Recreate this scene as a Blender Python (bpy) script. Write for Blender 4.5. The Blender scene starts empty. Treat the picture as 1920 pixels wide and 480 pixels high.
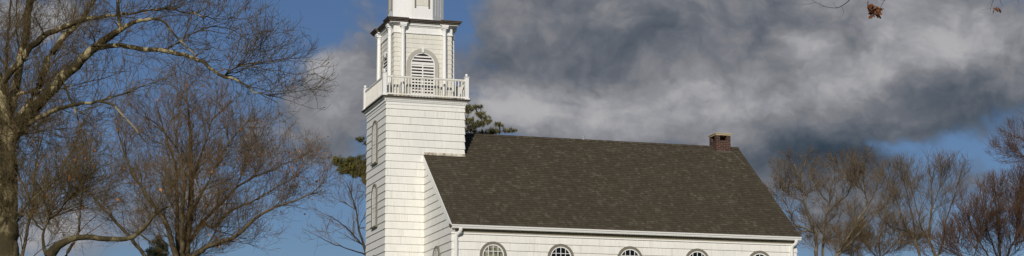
import bpy, math, random
import numpy as np
from mathutils import Vector, Matrix

# ------------------------------------------------------------------ camera, sky, sun, exposure
scene = bpy.context.scene
C = bpy.data.collections.new('place'); scene.collection.children.link(C)
F_PX, PITCH, YAW, ROLL, PY = 3500.08, math.radians(7.7778), math.radians(17.3529), math.radians(-0.1038), 385.38
CAM = np.array([-15.854, -66.325, 1.6])
fwd = np.array([math.sin(YAW)*math.cos(PITCH), math.cos(YAW)*math.cos(PITCH), math.sin(PITCH)])
rt0 = np.array([math.cos(YAW), -math.sin(YAW), 0.0]); up0 = np.cross(rt0, fwd)
rt = rt0*math.cos(ROLL)+up0*math.sin(ROLL); up = -rt0*math.sin(ROLL)+up0*math.cos(ROLL)
cd = bpy.data.cameras.new('camera'); cam = bpy.data.objects.new('camera', cd); scene.collection.objects.link(cam)
cd.sensor_fit = 'HORIZONTAL'; cd.sensor_width = 36; cd.lens = F_PX/1920*36
cd.shift_y = (PY-240)/1920; cd.clip_start = 0.5; cd.clip_end = 6000
cam.matrix_world = Matrix(((rt[0], up[0], -fwd[0], CAM[0]), (rt[1], up[1], -fwd[1], CAM[1]),
                           (rt[2], up[2], -fwd[2], CAM[2]), (0, 0, 0, 1)))
scene.camera = cam
scene.render.resolution_x = 1024; scene.render.resolution_y = 256
scene.view_settings.view_transform = 'Standard'; scene.view_settings.look = 'None'
scene.view_settings.gamma = 1; scene.view_settings.exposure = 0.0

SUN_EL, SUN_AZ = math.radians(24), math.radians(28.6)       # light comes from the left behind the camera
to_sun = Vector((-math.cos(SUN_EL)*math.sin(SUN_AZ), -math.cos(SUN_EL)*math.cos(SUN_AZ), math.sin(SUN_EL)))
sl = bpy.data.lights.new('sun', 'SUN'); sl.energy = 3.3; sl.angle = math.radians(0.5); sl.color = (1, .935, .83)
so = bpy.data.objects.new('sun', sl); scene.collection.objects.link(so)
so.rotation_euler = to_sun.to_track_quat('Z', 'Y').to_euler(); so.location = to_sun*200

world = bpy.data.worlds.new('World'); scene.world = world; world.use_nodes = True
NT = world.node_tree; NT.nodes.clear()
class NB:                                   # small node-building helper
    def __init__(s, nt): s.nt = nt
    def n(s, t, **k):
        o = s.nt.nodes.new(t)
        for a, v in k.items(): setattr(o, a, v)
        return o
    def put(s, sock, v):
        if v is None: return
        if isinstance(v, bpy.types.NodeSocket): s.nt.links.new(v, sock)
        elif isinstance(v, (tuple, list)) and sock.type == 'RGBA' and len(v) == 3: sock.default_value = (*v, 1)
        else: sock.default_value = v
    def m(s, op, a, b=None, c=None, clamp=False):
        o = s.n('ShaderNodeMath', operation=op, use_clamp=clamp)
        for i, v in enumerate((a, b, c)): s.put(o.inputs[i], v)
        return o.outputs[0]
    def vm(s, op, a, b=None):
        o = s.n('ShaderNodeVectorMath', operation=op); s.put(o.inputs[0], a); s.put(o.inputs[1], b)
        return o.outputs['Value'] if op in ('DOT_PRODUCT', 'LENGTH', 'DISTANCE') else o.outputs[0]
    def xyz(s, v):
        o = s.n('ShaderNodeSeparateXYZ'); s.put(o.inputs[0], v); return o.outputs
    def comb(s, x=0., y=0., z=0.):
        o = s.n('ShaderNodeCombineXYZ')
        for i, v in enumerate((x, y, z)): s.put(o.inputs[i], v)
        return o.outputs[0]
    def noise(s, v, scale, detail=4, rough=.55, out=0, dist=0.):
        o = s.n('ShaderNodeTexNoise'); s.put(o.inputs['Vector'], v); o.inputs['Scale'].default_value = scale
        o.inputs['Detail'].default_value = detail; o.inputs['Roughness'].default_value = rough
        o.inputs['Distortion'].default_value = dist; return o.outputs[out]
    def ramp(s, f, stops, interp='LINEAR'):
        o = s.n('ShaderNodeValToRGB'); s.put(o.inputs[0], f); e = o.color_ramp.elements; o.color_ramp.interpolation = interp
        while len(e) < len(stops): e.new(.5)
        for i, (p, c) in enumerate(stops):
            e[i].position = p; e[i].color = (*c, 1) if len(c) == 3 else c
        return o.outputs[0]
    def sm(s, f, a, b, c=0., d=1.):
        o = s.n('ShaderNodeMapRange', interpolation_type='SMOOTHSTEP'); s.put(o.inputs[0], f)
        for i, v in enumerate((a, b, c, d)): s.put(o.inputs[i+1], v)
        return o.outputs[0]
    def mix(s, f, a, b, t='MIX'):
        o = s.n('ShaderNodeMix', data_type='RGBA', blend_type=t); s.put(o.inputs[0], f); s.put(o.inputs[6], a); s.put(o.inputs[7], b)
        return o.outputs[2]

def px_dir(x, y):
    d = fwd+(x-960)/F_PX*rt-(y-PY)/F_PX*up
    return d/np.linalg.norm(d)
def sky_uv(x, y):                           # where a viewing direction lies on the sky chart (azimuth-turned world directions)
    d = px_dir(x, y); f = d@np.array([math.sin(YAW), math.cos(YAW), 0]); r = d@rt0
    return r/f*10, d[2]/f*10
b = NB(NT)
gen = b.n('ShaderNodeTexCoord').outputs['Generated']
dF = b.vm('DOT_PRODUCT', gen, (math.sin(YAW), math.cos(YAW), 0.0)); dR = b.vm('DOT_PRODUCT', gen, tuple(rt0))
dF = b.m('MAXIMUM', b.m('ABSOLUTE', dF), .08); dz = b.xyz(gen)[2]
U = b.m('MULTIPLY', b.m('DIVIDE', dR, dF), 10.); V = b.m('MULTIPLY', b.m('DIVIDE', dz, dF), 10.)
uv = b.comb(U, V, 0.)
wn = b.n('ShaderNodeTexNoise'); b.put(wn.inputs['Vector'], b.vm('ADD', uv, (3.1, 7.7, 1.3))); wn.inputs['Scale'].default_value = 1.5; wn.inputs['Detail'].default_value = 7
wn.inputs['Roughness'].default_value = .58
warp = b.vm('SUBTRACT', wn.outputs['Color'], (.5, .5, .5))
uvw = b.vm('ADD', uv, b.vm('MULTIPLY', warp, (.55, .42, 0.)))
def blob(x, y, rx, ry, rot=0):
    u, v = sky_uv(x, y); k = 10/F_PX
    p = b.vm('SUBTRACT', uvw, (u, v, 0.))
    if rot:
        o = b.n('ShaderNodeVectorRotate', rotation_type='Z_AXIS'); b.put(o.inputs['Vector'], p); o.inputs['Angle'].default_value = math.radians(rot); p = o.outputs[0]
    p = b.vm('MULTIPLY', p, (1/(rx*k), 1/(ry*k), 0.))
    l = b.vm('DOT_PRODUCT', p, p)
    return b.m('POWER', 2.718, b.m('MULTIPLY', l, -1.))
def total(lst, base):
    t = base
    for (x, y, rx, ry, a, *r) in lst:
        t = b.m('MULTIPLY_ADD', blob(x, y, rx, ry, r[0] if r else 0), a, t)
    return t
#COVER: + where cloud hides the blue, - where the blue shows
cover = total([
    (600, 170, 90, 110, .8), (640, 240, 90, 70, .4), (700, 150, 90, 100, .5), (1150, 90, 330, 190, .9), (1500, 60, 420, 150, .9), (1480, 250, 300, 60, .5, -8), (1850, 120, 260, 110, .8),
    (60, 20, 170, 50, .7), (110, 430, 230, 65, .42), (300, 370, 130, 60, .35), (560, 300, 60, 30, .2), (480, 260, 60, 70, .35), (1570, 410, 70, 90, .4), (1010, 220, 160, 60, .4),
    (420, 100, 160, 110, -.5), (590, 20, 70, 60, -.6), (850, 20, 28, 60, -.75), (1165, 148, 60, 24, -.33), (1850, 290, 150, 30, -.42), (1690, 262, 70, 20, -.36), (1790, 400, 90, 40, -.15), (1400, 330, 200, 40, .2),
    (600, 410, 120, 90, -.55), (1540, 330, 120, 60, .30), (1620, 290, 110, 30, .30), (1740, 330, 300, 90, .36), (1700, 400, 260, 70, .12), (1440, 400, 60, 60, -.25), (940, 195, 40, 14, -.22)], .26)
fine = b.noise(b.vm('ADD', uv, (11.3, 2.9, 0.)), 2.4, 9, .6)
fine2 = b.noise(b.vm('MULTIPLY', uvw, (1., 1.5, 0.)), 5.5, 8, .62)
pf = b.n('ShaderNodeTexVoronoi', feature='F1', voronoi_dimensions='2D'); b.put(pf.inputs['Vector'], b.vm('MULTIPLY', uvw, (1., 1.35, 0.))); pf.inputs['Scale'].default_value = 2.6; pf.inputs['Detail'].default_value = 3; pf.inputs['Roughness'].default_value = .6
puff = b.m('SUBTRACT', .60, pf.outputs['Distance'])
cover = b.m('ADD', cover, b.m('MULTIPLY', puff, .35))
cover = b.m('ADD', cover, b.m('MULTIPLY', b.m('SUBTRACT', fine, .5), .9))
mask = b.sm(cover, .14, .80)
AMP = 1.35
#SHADE: how bright the cloud is, sun-lit towards +, shaded belly towards -
shade = total([
    (1010, 205, 165, 52, .17), (1120, 190, 60, 40, .05), (920, 175, 80, 45, .06), (1320, 180, 130, 60, .17), (1380, 110, 60, 50, .05), (1590, 160, 110, 55, .13, 20), (1500, 70, 45, 45, .16), (1690, 50, 130, 70, .10, 30),
    (1830, 60, 150, 60, .14), (1640, 110, 100, 50, .07), (1430, 200, 100, 40, .05), (620, 110, 80, 50, .04), (650, 190, 80, 80, .10), (600, 110, 60, 40, .08), (900, 30, 60, 40, .05), (60, 20, 200, 60, .08), (110, 430, 200, 80, .10),
    (1130, 90, 230, 42, -.10), (930, 110, 80, 40, -.04), (1450, 120, 45, 60, -.05), (1600, 60, 40, 50, -.07), (1720, 170, 150, 28, -.09, -10), (1800, 215, 220, 40, -.14), (1560, 285, 200, 34, -.16),
    (1230, 20, 200, 30, .02), (1180, 240, 70, 40, .04), (1740, 330, 260, 80, -.07), (1560, 400, 160, 80, -.03), (1500, 310, 90, 30, -.07), (1750, 400, 200, 80, -.02), (640, 280, 80, 30, -.05)], .5)
shade = b.m('ADD', b.m('MULTIPLY', b.m('SUBTRACT', shade, .5), AMP), .235)
shade = b.m('ADD', shade, b.m('MULTIPLY', b.m('SUBTRACT', fine, .5), .30))
shade = b.m('ADD', shade, b.m('MULTIPLY', b.m('SUBTRACT', fine2, .5), .26))
shade = b.m('ADD', shade, b.m('MULTIPLY', puff, .16))
shade = b.m('MULTIPLY', .195, b.m('POWER', 2.718, b.m('MULTIPLY', b.m('SUBTRACT', shade, .2), 3.0)))
shade = b.m('SMOOTH_MIN', shade, .43, .14)
tint = b.ramp(shade, [(.06, (.62, .92, 1.32)), (.13, (.84, .96, 1.17)), (.21, (.95, .975, 1.08)), (.40, (.985, .985, 1.02))])
sky = b.n('ShaderNodeTexSky', sky_type='NISHITA'); sky.sun_disc = False; sky.sun_elevation = SUN_EL
sky.sun_rotation = math.atan2(to_sun.x, to_sun.y) % (2*math.pi)
sky.air_density = 1.0; sky.dust_density = .3; sky.ozone_density = 1.6
blue = b.mix(1., sky.outputs[0], (.030, .0365, .050), 'MULTIPLY')
cl = b.vm('SCALE', tint, None); cl.node.inputs['Scale'].default_value = 1; b.put(cl.node.inputs['Scale'], shade)
final = b.mix(mask, blue, cl)
world.cycles.sampling_method = 'MANUAL'; world.cycles.sample_map_resolution = 256
bg = b.n('ShaderNodeBackground'); b.put(bg.inputs[0], final); bg.inputs[1].default_value = 1.0
NT.links.new(bg.outputs[0], b.n('ShaderNodeOutputWorld').inputs[0])

# ------------------------------------------------------------------ materials
MATS = {}
def mat(name, rough=.8, spec=.3):
    m = bpy.data.materials.new(name); m.use_nodes = True; nt = m.node_tree; nt.nodes.clear()
    bb = NB(nt); p = bb.n('ShaderNodeBsdfPrincipled'); p.inputs['Roughness'].default_value = rough
    p.inputs['Specular IOR Level'].default_value = spec
    nt.links.new(p.outputs[0], bb.n('ShaderNodeOutputMaterial').inputs[0])
    MATS[name] = m; return m, bb, p
def bump(bb, p, h, strength=.4, dist=.01):
    o = bb.n('ShaderNodeBump'); o.inputs['Strength'].default_value = strength; o.inputs['Distance'].default_value = dist
    bb.put(o.inputs['Height'], h); bb.put(p.inputs['Normal'], o.outputs[0])
def ocoord(bb): return bb.n('ShaderNodeTexCoord').outputs['Object']

def shingle_mat(name, e, z0, wid, base, var=.10):
    m, bb, p = mat(name, .62, .3); co = ocoord(bb); x, y, z = bb.xyz(co)
    nrm = bb.xyz(bb.n('ShaderNodeNewGeometry').outputs['True Normal']); sel = bb.m('GREATER_THAN', bb.m('ABSOLUTE', nrm[1]), bb.m('ABSOLUTE', nrm[0])); u = bb.m('ADD', bb.m('MULTIPLY', x, sel), bb.m('MULTIPLY', bb.m('ADD', y, 3.3), bb.m('SUBTRACT', 1., sel))); row = bb.m('FLOOR', bb.m('DIVIDE', bb.m('SUBTRACT', z0, z), e))
    v = bb.comb(bb.m('DIVIDE', u, wid), bb.m('MULTIPLY', row, 7.37), 0.)
    ed = bb.n('ShaderNodeTexVoronoi', voronoi_dimensions='2D', feature='DISTANCE_TO_EDGE'); bb.put(ed.inputs['Vector'], v); ed.inputs['Scale'].default_value = 1
    cc = bb.n('ShaderNodeTexVoronoi', voronoi_dimensions='2D'); bb.put(cc.inputs['Vector'], v); cc.inputs['Scale'].default_value = 1
    tone = bb.xyz(cc.outputs['Color'])[0]
    joint = bb.sm(ed.outputs['Distance'], .01, .045)
    grain = bb.noise(bb.vm('MULTIPLY', co, (60., 60., 3.)), 1, 3)
    big = bb.noise(bb.vm('MULTIPLY', co, (1., 1., .6)), 1.1, 5)
    streak = bb.noise(bb.vm('MULTIPLY', co, (5., 5., .5)), 1.6, 4)
    k = bb.m('ADD', bb.m('MULTIPLY', tone, var), bb.m('ADD', bb.m('MULTIPLY', grain, .10), bb.m('MULTIPLY', big, .12)))
    k = bb.m('ADD', k, .84)
    col = bb.mix(1., base, bb.comb(k, k, k), 'MULTIPLY')
    col = bb.mix(bb.m('MULTIPLY', bb.sm(streak, .56, .78), .35), col, (.50, .46, .34))
    keep = bb.sm(bb.xyz(cc.outputs['Color'])[1], .2, .45, .25, 1.)
    jj = bb.m('MULTIPLY', bb.m('SUBTRACT', 1., joint), keep)
    col = bb.mix(bb.m('MULTIPLY', jj, .22), col, (.36, .33, .27))
    bb.put(p.inputs['Base Color'], col); bump(bb, p, bb.m('ADD', bb.m('MULTIPLY', joint, .5), bb.m('MULTIPLY', grain, .3)), .5, .006)
    return m
WHITE = (.82, .808, .755)
shingle_mat('painted_shingle', .2805, 14.542, .21, WHITE, .05)
shingle_mat('painted_shingle_fine', .180, 17.52, .16, (.73, .71, .64), .06)
def paint(name, base, dirt=.25, rough=.45, dcol=(.42, .36, .26), sc=3., lo=.5):
    m, bb, p = mat(name, rough, .4); co = ocoord(bb)
    n = bb.noise(bb.vm('MULTIPLY', co, (1., 1., .45)), sc, 6, .65); g = bb.noise(co, 22, 3)
    col = bb.mix(bb.m('MULTIPLY', bb.sm(n, lo, lo+.25), dirt), base, dcol)
    col = bb.mix(bb.m('MULTIPLY', bb.sm(g, .4, .8), .12), col, (.4, .38, .33))
    bb.put(p.inputs['Base Color'], col); bump(bb, p, g, .15, .004); return m
paint('trim_white', (.86, .855, .835), .15)
paint('rail_white', (.84, .82, .76), .35, sc=2.4)
paint('gutter_white', (.80, .80, .78), .12)
paint('casing_taupe', (.185, .168, .128), .3, .6, (.18, .16, .12))
paint('casing_grey', (.45, .43, .38), .25, .6, (.22, .20, .15))
paint('sash_white', (.82, .81, .78), .15)
paint('weathered_edge', (.085, .068, .052), .6, .8, (.03, .025, .02), 5.)
paint('peeling_board', (.72, .68, .58), .9, .8, (.20, .12, .07), 6., .42)
paint('worn_column_base', (.66, .60, .42), .5, .7, (.4, .33, .2), 6.)
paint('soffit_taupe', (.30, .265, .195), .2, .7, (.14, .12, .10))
paint('cap_mortar', (.50, .40, .25), .5, .9, (.28, .22, .14), 7.)
paint('metal_grey', (.40, .40, .40), .2, .5)
m, bb, p = mat('window_glass', .08, .12); p.inputs['Base Color'].default_value = (.008, .009, .011, 1)
nz = bb.noise(ocoord(bb), 1.6, 2); bump(bb, p, nz, .12, .02)
m, bb, p = mat('blind_tan', .7); bb.put(p.inputs['Base Color'], bb.ramp(bb.noise(bb.vm('MULTIPLY', ocoord(bb), (5., 1., 3.)), 2.2, 4, .7), [(.35, (.05, .05, .035)), (.5, (.30, .30, .20)), (.7, (.62, .60, .44))]))
m, bb, p = mat('dark_interior', .9); p.inputs['Base Color'].default_value = (.03, .028, .025, 1)

m, bb, p = mat('roof_shingle', .9, .2); co = ocoord(bb); x, y, z = bb.xyz(co)
vrow = bb.m('FLOOR', bb.m('DIVIDE', bb.m('SUBTRACT', z, 9.83), .0857)); fr = bb.m('FRACT', bb.m('DIVIDE', bb.m('SUBTRACT', z, 9.83), .0857))
v2 = bb.comb(bb.m('DIVIDE', bb.m('ADD', x, bb.m('MULTIPLY', bb.m('SINE', bb.m('MULTIPLY', vrow, 12.9)), 3.)), .12), bb.m('MULTIPLY', vrow, 5.31), 0.)
cc = bb.n('ShaderNodeTexVoronoi', voronoi_dimensions='2D'); bb.put(cc.inputs['Vector'], v2); cc.inputs['Scale'].default_value = 1
t1, t2, t3 = bb.xyz(cc.outputs['Color'])
col = bb.ramp(t1, [(0, (.068, .054, .034)), (.35, (.077, .062, .040)), (.66, (.087, .071, .047)), (.88, (.101, .085, .058)), (1, (.136, .119, .086))])
big = bb.noise(co, .8, 5, .6); col = bb.mix(bb.sm(big, .35, .7, 0., .45), col, (.058, .050, .037)); stn = bb.noise(bb.vm('MULTIPLY', co, (2.2, .5, .5)), 1.3, 5, .65); col = bb.mix(bb.sm(stn, .52, .75, 0., .35), col, (.12, .105, .08))
lines = bb.sm(bb.m('ABSOLUTE', bb.m('SUBTRACT', fr, .88)), .05, .14)
gran = bb.noise(co, 120, 2)
col = bb.mix(bb.m('MULTIPLY', bb.m('SUBTRACT', 1., lines), .5), col, (.028, .022, .016))
col = bb.mix(1., col, bb.ramp(gran, [(.3, (.75, .75, .75)), (.7, (1.2, 1.2, 1.2))]), 'MULTIPLY')
bb.put(p.inputs['Base Color'], col); bump(bb, p, bb.m('ADD', bb.m('MULTIPLY', t2, .6), bb.m('MULTIPLY', gran, .4)), .6, .01)

m, bb, p = mat('chimney_brick', .9, .2); co = ocoord(bb); x, y, z = bb.xyz(co)
br = bb.n('ShaderNodeTexBrick'); bb.put(br.inputs['Vector'], bb.comb(bb.m('ADD', x, y), z, 0.)); br.inputs['Scale'].default_value = 1
br.inputs['Brick Width'].default_value = .21; br.inputs['Row Height'].default_value = .075; br.inputs['Mortar Size'].default_value = .009
for i, c in ((1, (.10, .038, .025, 1)), (2, (.045, .022, .018, 1)), (3, (.15, .125, .10, 1))): br.inputs[i].default_value = c
br.inputs['Bias'].default_value = .1
bb.put(p.inputs['Base Color'], bb.mix(bb.sm(bb.noise(co, 9, 4), .45, .75, 0., .5), br.outputs[0], (.06, .04, .035))); bump(bb, p, br.outputs['Fac'], -.6, .01)

def bark(name, lo, hi, patch=None, scale=3.):
    m, bb, p = mat(name, .85, .2); co = ocoord(bb)
    n = bb.noise(bb.vm('MULTIPLY', co, (1., 1., .55)), scale, 5, .6, dist=.6); g = bb.noise(bb.vm('MULTIPLY', co, (1., 1., .3)), scale*9, 3)
    col = bb.ramp(n, [(.35, lo), (.65, hi)])
    if patch:
        pz = bb.m('MULTIPLY', bb.sm(n, .52, .57), bb.sm(bb.xyz(co)[2], patch[1], patch[2], .25, 1.))
        col = bb.mix(pz, col, patch[0])
    col = bb.mix(bb.m('MULTIPLY', g, .35), col, tuple(c*.4 for c in lo)); bb.put(p.inputs['Base Color'], col); bump(bb, p, g, .5, .03)
    return m
bark('sycamore_bark', (.034, .026, .013), (.115, .092, .042), ((.44, .37, .21), 6.5, 12.0), 2.6)
bark('sycamore_twig_bark', (.095, .068, .030), (.20, .145, .068))
bark('maple_bark', (.080, .060, .034), (.185, .145, .088))
bark('maple_twig_bark', (.125, .082, .036), (.25, .165, .078))
bark('pale_bark', (.085, .068, .045), (.24, .20, .135), ((.42, .38, .28), 11.5, 9.), 1.6)
bark('grey_twig_bark', (.125, .088, .050), (.25, .18, .105))
bark('red_twig_bark', (.095, .052, .030), (.175, .100, .056))
bark('dark_bark', (.045, .034, .026), (.085, .065, .050))
m, bb, p = mat('dead_leaf', .7, .2); bb.put(p.inputs['Base Color'], bb.ramp(bb.noise(ocoord(bb), 6, 3), [(.3, (.16, .055, .02)), (.5, (.36, .13, .035)), (.7, (.50, .24, .07))]))
m, bb, p = mat('oak_leaf', .65, .25); bb.put(p.inputs['Base Color'], bb.ramp(bb.noise(ocoord(bb), 14, 4), [(.3, (.045, .018, .010)), (.5, (.15, .050, .016)), (.7, (.30, .12, .035))]))
m, bb, p = mat('pine_needle', .6, .3); bb.put(p.inputs['Base Color'], bb.ramp(bb.noise(ocoord(bb), 2.2, 4), [(.3, (.060, .066, .018)), (.5, (.125, .115, .028)), (.7, (.22, .18, .045))]))
m, bb, p = mat('spruce_needle', .6, .3); bb.put(p.inputs['Base Color'], bb.ramp(bb.noise(ocoord(bb), 2.2, 4), [(.3, (.022, .032, .014)), (.7, (.060, .072, .030))]))
m, bb, p = mat('winter_grass', .95, .1); co = ocoord(bb); bb.put(p.inputs['Base Color'], bb.ramp(bb.m('ADD', bb.m('MULTIPLY', bb.noise(co, .15, 5), .6), bb.m('MULTIPLY', bb.noise(co, 6., 4), .4)), [(.35, (.045, .055, .02)), (.5, (.08, .085, .032)), (.68, (.13, .11, .055))]))
bump(bb, p, bb.noise(co, 9, 4), .8, .05)

# ------------------------------------------------------------------ mesh helpers
class MB:
    def __init__(s): s.v = []; s.f = []; s.mi = []
    def add(s, vs, fs, mi=0):
        o = len(s.v); s.v += [tuple(q) for q in vs]; s.f += [tuple(i+o for i in f) for f in fs]; s.mi += [mi]*len(fs); return s
    def box(s, a, c, mi=0):
        x0, y0, z0 = a; x1, y1, z1 = c
        return s.add([(x0, y0, z0), (x1, y0, z0), (x1, y1, z0), (x0, y1, z0), (x0, y0, z1), (x1, y0, z1), (x1, y1, z1), (x0, y1, z1)],
                     [(0, 3, 2, 1), (4, 5, 6, 7), (0, 1, 5, 4), (1, 2, 6, 5), (2, 3, 7, 6), (3, 0, 4, 7)], mi)
    def rings(s, rs, cap=True, closed=True, mi=0):      # list of equal-length vertex rings, skinned
        n = len(rs[0]); vs = [q for r in rs for q in r]; fs = []
        for i in range(len(rs)-1):
            for j in range(n if closed else n-1):
                k = (j+1) % n; fs.append((i*n+j, i*n+k, (i+1)*n+k, (i+1)*n+j))
        if cap and closed: fs += [tuple(range(n))[::-1], tuple((len(rs)-1)*n+j for j in range(n))]
        return s.add(vs, fs, mi)
    def lathe(s, cx, cy, prof, n=16, ph=0., mi=0):
        return s.rings([[(cx+r*math.cos(ph+2*math.pi*j/n), cy+r*math.sin(ph+2*math.pi*j/n), z) for j in range(n)] for r, z in prof], mi=mi)
    def tube(s, pts, r, n=8, mi=0, sq=1.):
        pts = [Vector(q) for q in pts]; rs = []
        for i, q in enumerate(pts):
            d = (pts[min(i+1, len(pts)-1)]-pts[max(i-1, 0)]).normalized()
            a = d.cross(Vector((0, 1, 0)) if abs(d.y) < .9 else Vector((1, 0, 0))).normalized(); c = d.cross(a)
            rr = r[i] if isinstance(r, (list, tuple)) else r
            rs.append([q+(a*math.cos(t)+c*math.sin(t)*sq)*rr for t in (2*math.pi*(j+.5)/n for j in range(n))])
        return s.rings(rs, mi=mi)
    def bar(s, a, c, w, h, upv=(0, 0, 1)):              # rectangular bar between two points
        a = Vector(a); c = Vector(c); d = (c-a).normalized(); u = Vector(upv); sd = d.cross(u).normalized(); u = sd.cross(d)
        q = lambda o: [o+sd*w/2+u*h/2, o-sd*w/2+u*h/2, o-sd*w/2-u*h/2, o+sd*w/2-u*h/2]
        return s.rings([q(a), q(c)])
    def build(s, name, material, parent=None, smooth=False):
        me = bpy.data.meshes.new(name); me.from_pydata(s.v, [], s.f)
        for k in (material if isinstance(material, (list, tuple)) else [material]): me.materials.append(MATS[k])
        me.polygons.foreach_set('material_index', s.mi)
        if smooth: me.polygons.foreach_set('use_smooth', [True]*len(s.f))
        me.validate(); me.update()
        o = bpy.data.objects.new(name, me); C.objects.link(o)
        if parent: o.parent = parent
        return o
def fix_normals(o):
    import bmesh
    bm = bmesh.new(); bm.from_mesh(o.data); bmesh.ops.recalc_face_normals(bm, faces=bm.faces); bm.to_mesh(o.data); bm.free(); return o
def tag(o, label, cat, group=None):
    o['label'] = label; o['category'] = cat
    if group: o['group'] = group
    return o
def empty(name, loc=(0, 0, 0)):
    o = bpy.data.objects.new(name, None); C.objects.link(o); o.location = loc; o.empty_display_size = .3; return o
def arc(n, r, a0=0, a1=math.pi): return [(r*math.cos(a0+(a1-a0)*i/n), r*math.sin(a0+(a1-a0)*i/n)) for i in range(n+1)]

# ------------------------------------------------------------------ ground
CX, CY = 8.0, 1.5
def gz(x, y):
    d = math.hypot((x-CX)/34, (y-CY)/30); far = math.hypot(x+15, y+66)
    return 4.2*math.exp(-max(0, d-.35)**2*2.2)+.10*math.sin(x*.11)*math.cos(y*.09)-max(0, far-260)*.004
g = MB(); N = 120; ext = []
for i in range(N+1):
    t = (i/N*2-1); ext.append(3000*abs(t)**3*(1 if t > 0 else -1)+t*60)
g.add([(x, y, gz(x, y)) for y in ext for x in ext], [(j*(N+1)+i, j*(N+1)+i+1, (j+1)*(N+1)+i+1, (j+1)*(N+1)+i) for j in range(N) for i in range(N)])
go = g.build('ground', 'winter_grass', smooth=True); go['kind'] = 'structure'

# ------------------------------------------------------------------ church
church = empty('church', (0, 0, 3.9))
tag(church, 'white shingled church with brown gable roof and balconied bell tower', 'church')
def part(mb, name, material, parent=None, smooth=False):
    o = mb.build(name, material, None, smooth); o.parent = parent or church
    if parent is None: o.matrix_parent_inverse = Matrix.Translation((0, 0, -3.9))
    return o
TW, TD = 3.0, 3.12
GX, GX1, NY0, NY1 = 1.4714, 14.715, -3.81, 6.85
YR, SL = 1.52, .770
def roof_z(y): return 12.85+SL*YR-abs(y-YR)*SL
PROUD = .034
def lap_ring(mb, x0, x1, y0, y1, z0, e, zlo, zhi, PROUD=PROUD):
    k = math.floor((z0-zhi)/e)
    while z0-k*e > zlo:
        zt, zb = min(z0-k*e, zhi), max(z0-(k+1)*e, zlo)
        if zt > zb+.001:
            R = lambda o, z: [(x0-o, y0-o, z), (x1+o, y0-o, z), (x1+o, y1+o, z), (x0-o, y1+o, z)]
            mb.rings([R(0, zb), R(PROUD, zb+.0005), R(.004, zt)], cap=False)
        k += 1
t = MB(); lap_ring(t, 0, TW, 0, TD, 14.542, .2805, 3.6, 14.74); part(t, 'tower_wall', 'painted_shingle')
t = MB(); lap_ring(t, GX, GX1, NY0, NY1, 14.542, .2805, 3.6, 9.7735)
def gable(mb, X, sgn):
    k = 0
    while True:
        zt, zb = 14.542-k*.2805, 14.542-(k+1)*.2805
        if zb < 9.772: break
        k += 1; zt = min(zt, roof_z(YR)-.08); 
        if zb >= zt: continue
        h = lambda z: (roof_z(YR)-.06-z)/SL
        ob, ot = sgn*PROUD, sgn*.004
        q = [(X, YR-h(zb), zb), (X+ob, YR-h(zb), zb), (X+ot, YR-h(zt), zt), (X, YR+h(zb), zb), (X+ob, YR+h(zb), zb), (X+ot, YR+h(zt), zt)]
        mb.add(q, [(0, 1, 4, 3), (1, 2, 5, 4)])
gable(t, GX, -1); gable(t, GX1, 1)
part(t, 'nave_wall', 'painted_shingle')
t = MB(); t.box((GX-.03, NY0-.03, 3.3), (GX1+.03, NY1+.03, 3.62)); t.box((-.03, -.03, 3.3), (TW, TD+.03, 3.61)); part(t, 'foundation', 'cap_mortar')

# roof: lapped rows of asphalt shingles on both slopes
RX0, RX1, EY = 1.425, 14.85, -3.93
r = MB(); ze = roof_z(EY); nrow = int((roof_z(YR)-ze)/.0857)+1
for sg in (1, -1):
    for k in range(nrow):
        za, zb = ze+k*.0857, min(ze+(k+1)*.0857, roof_z(YR))
        if zb <= za: continue
        ya = YR-sg*((roof_z(YR)-za)/SL); yb = YR-sg*((roof_z(YR)-zb)/SL); o = .012
        ny, nz_ = -sg*SL/math.hypot(1, SL), 1/math.hypot(1, SL)
        A = [(RX0, ya, za), (RX1, ya, za)]; B = [(RX0, ya+ny*o, za+nz_*o), (RX1, ya+ny*o, za+nz_*o)]; D = [(RX0, yb+ny*.002, zb+nz_*.002), (RX1, yb+ny*.002, zb+nz_*.002)]
        r.add(A+B+D, [(0, 1, 3, 2), (2, 3, 5, 4)])
roof = part(r, 'roof', 'roof_shingle')
s_ = MB()
for sg in (1, -1):
    yw = YR-sg*(YR-EY)
    s_.rings([[(x, yw, ze-.005), (x, YR, roof_z(YR)-.005), (x, YR, roof_z(YR)-.10), (x, yw, ze-.09)] for x in (RX0+.01, RX1-.01)])
fix_normals(part(s_, 'roof_deck', 'weathered_edge', roof))
rc = MB()
for k in range(60):
    xa = RX0+(RX1-RX0)*k/60; xb = RX0+(RX1-RX0)*(k+1)/60+.02; z = roof_z(YR)+.02+.006*(k % 2)
    rc.rings([[(x, YR-.13, z-.10), (x, YR, z), (x, YR+.13, z-.10), (x, YR, z-.03)] for x in (xa, xb)])
fix_normals(part(rc, 'ridge_cap', 'roof_shingle', roof))
# rake boards at both gables
for X0, X1 in ((GX-.065, GX-.036), (GX1+.022, GX1+.06)):
    k = MB()
    for ys, ye in ((NY0-.10, YR), (NY1+.10, YR)):
        k.rings([[(x, ys, roof_z(ys)-.012), (x, ye, roof_z(ye)-.012), (x, ye, roof_z(ye)-.27), (x, ys, roof_z(ys)-.27)] for x in (X0, X1)])
    fix_normals(part(k, 'rake_board', 'trim_white'))
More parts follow.
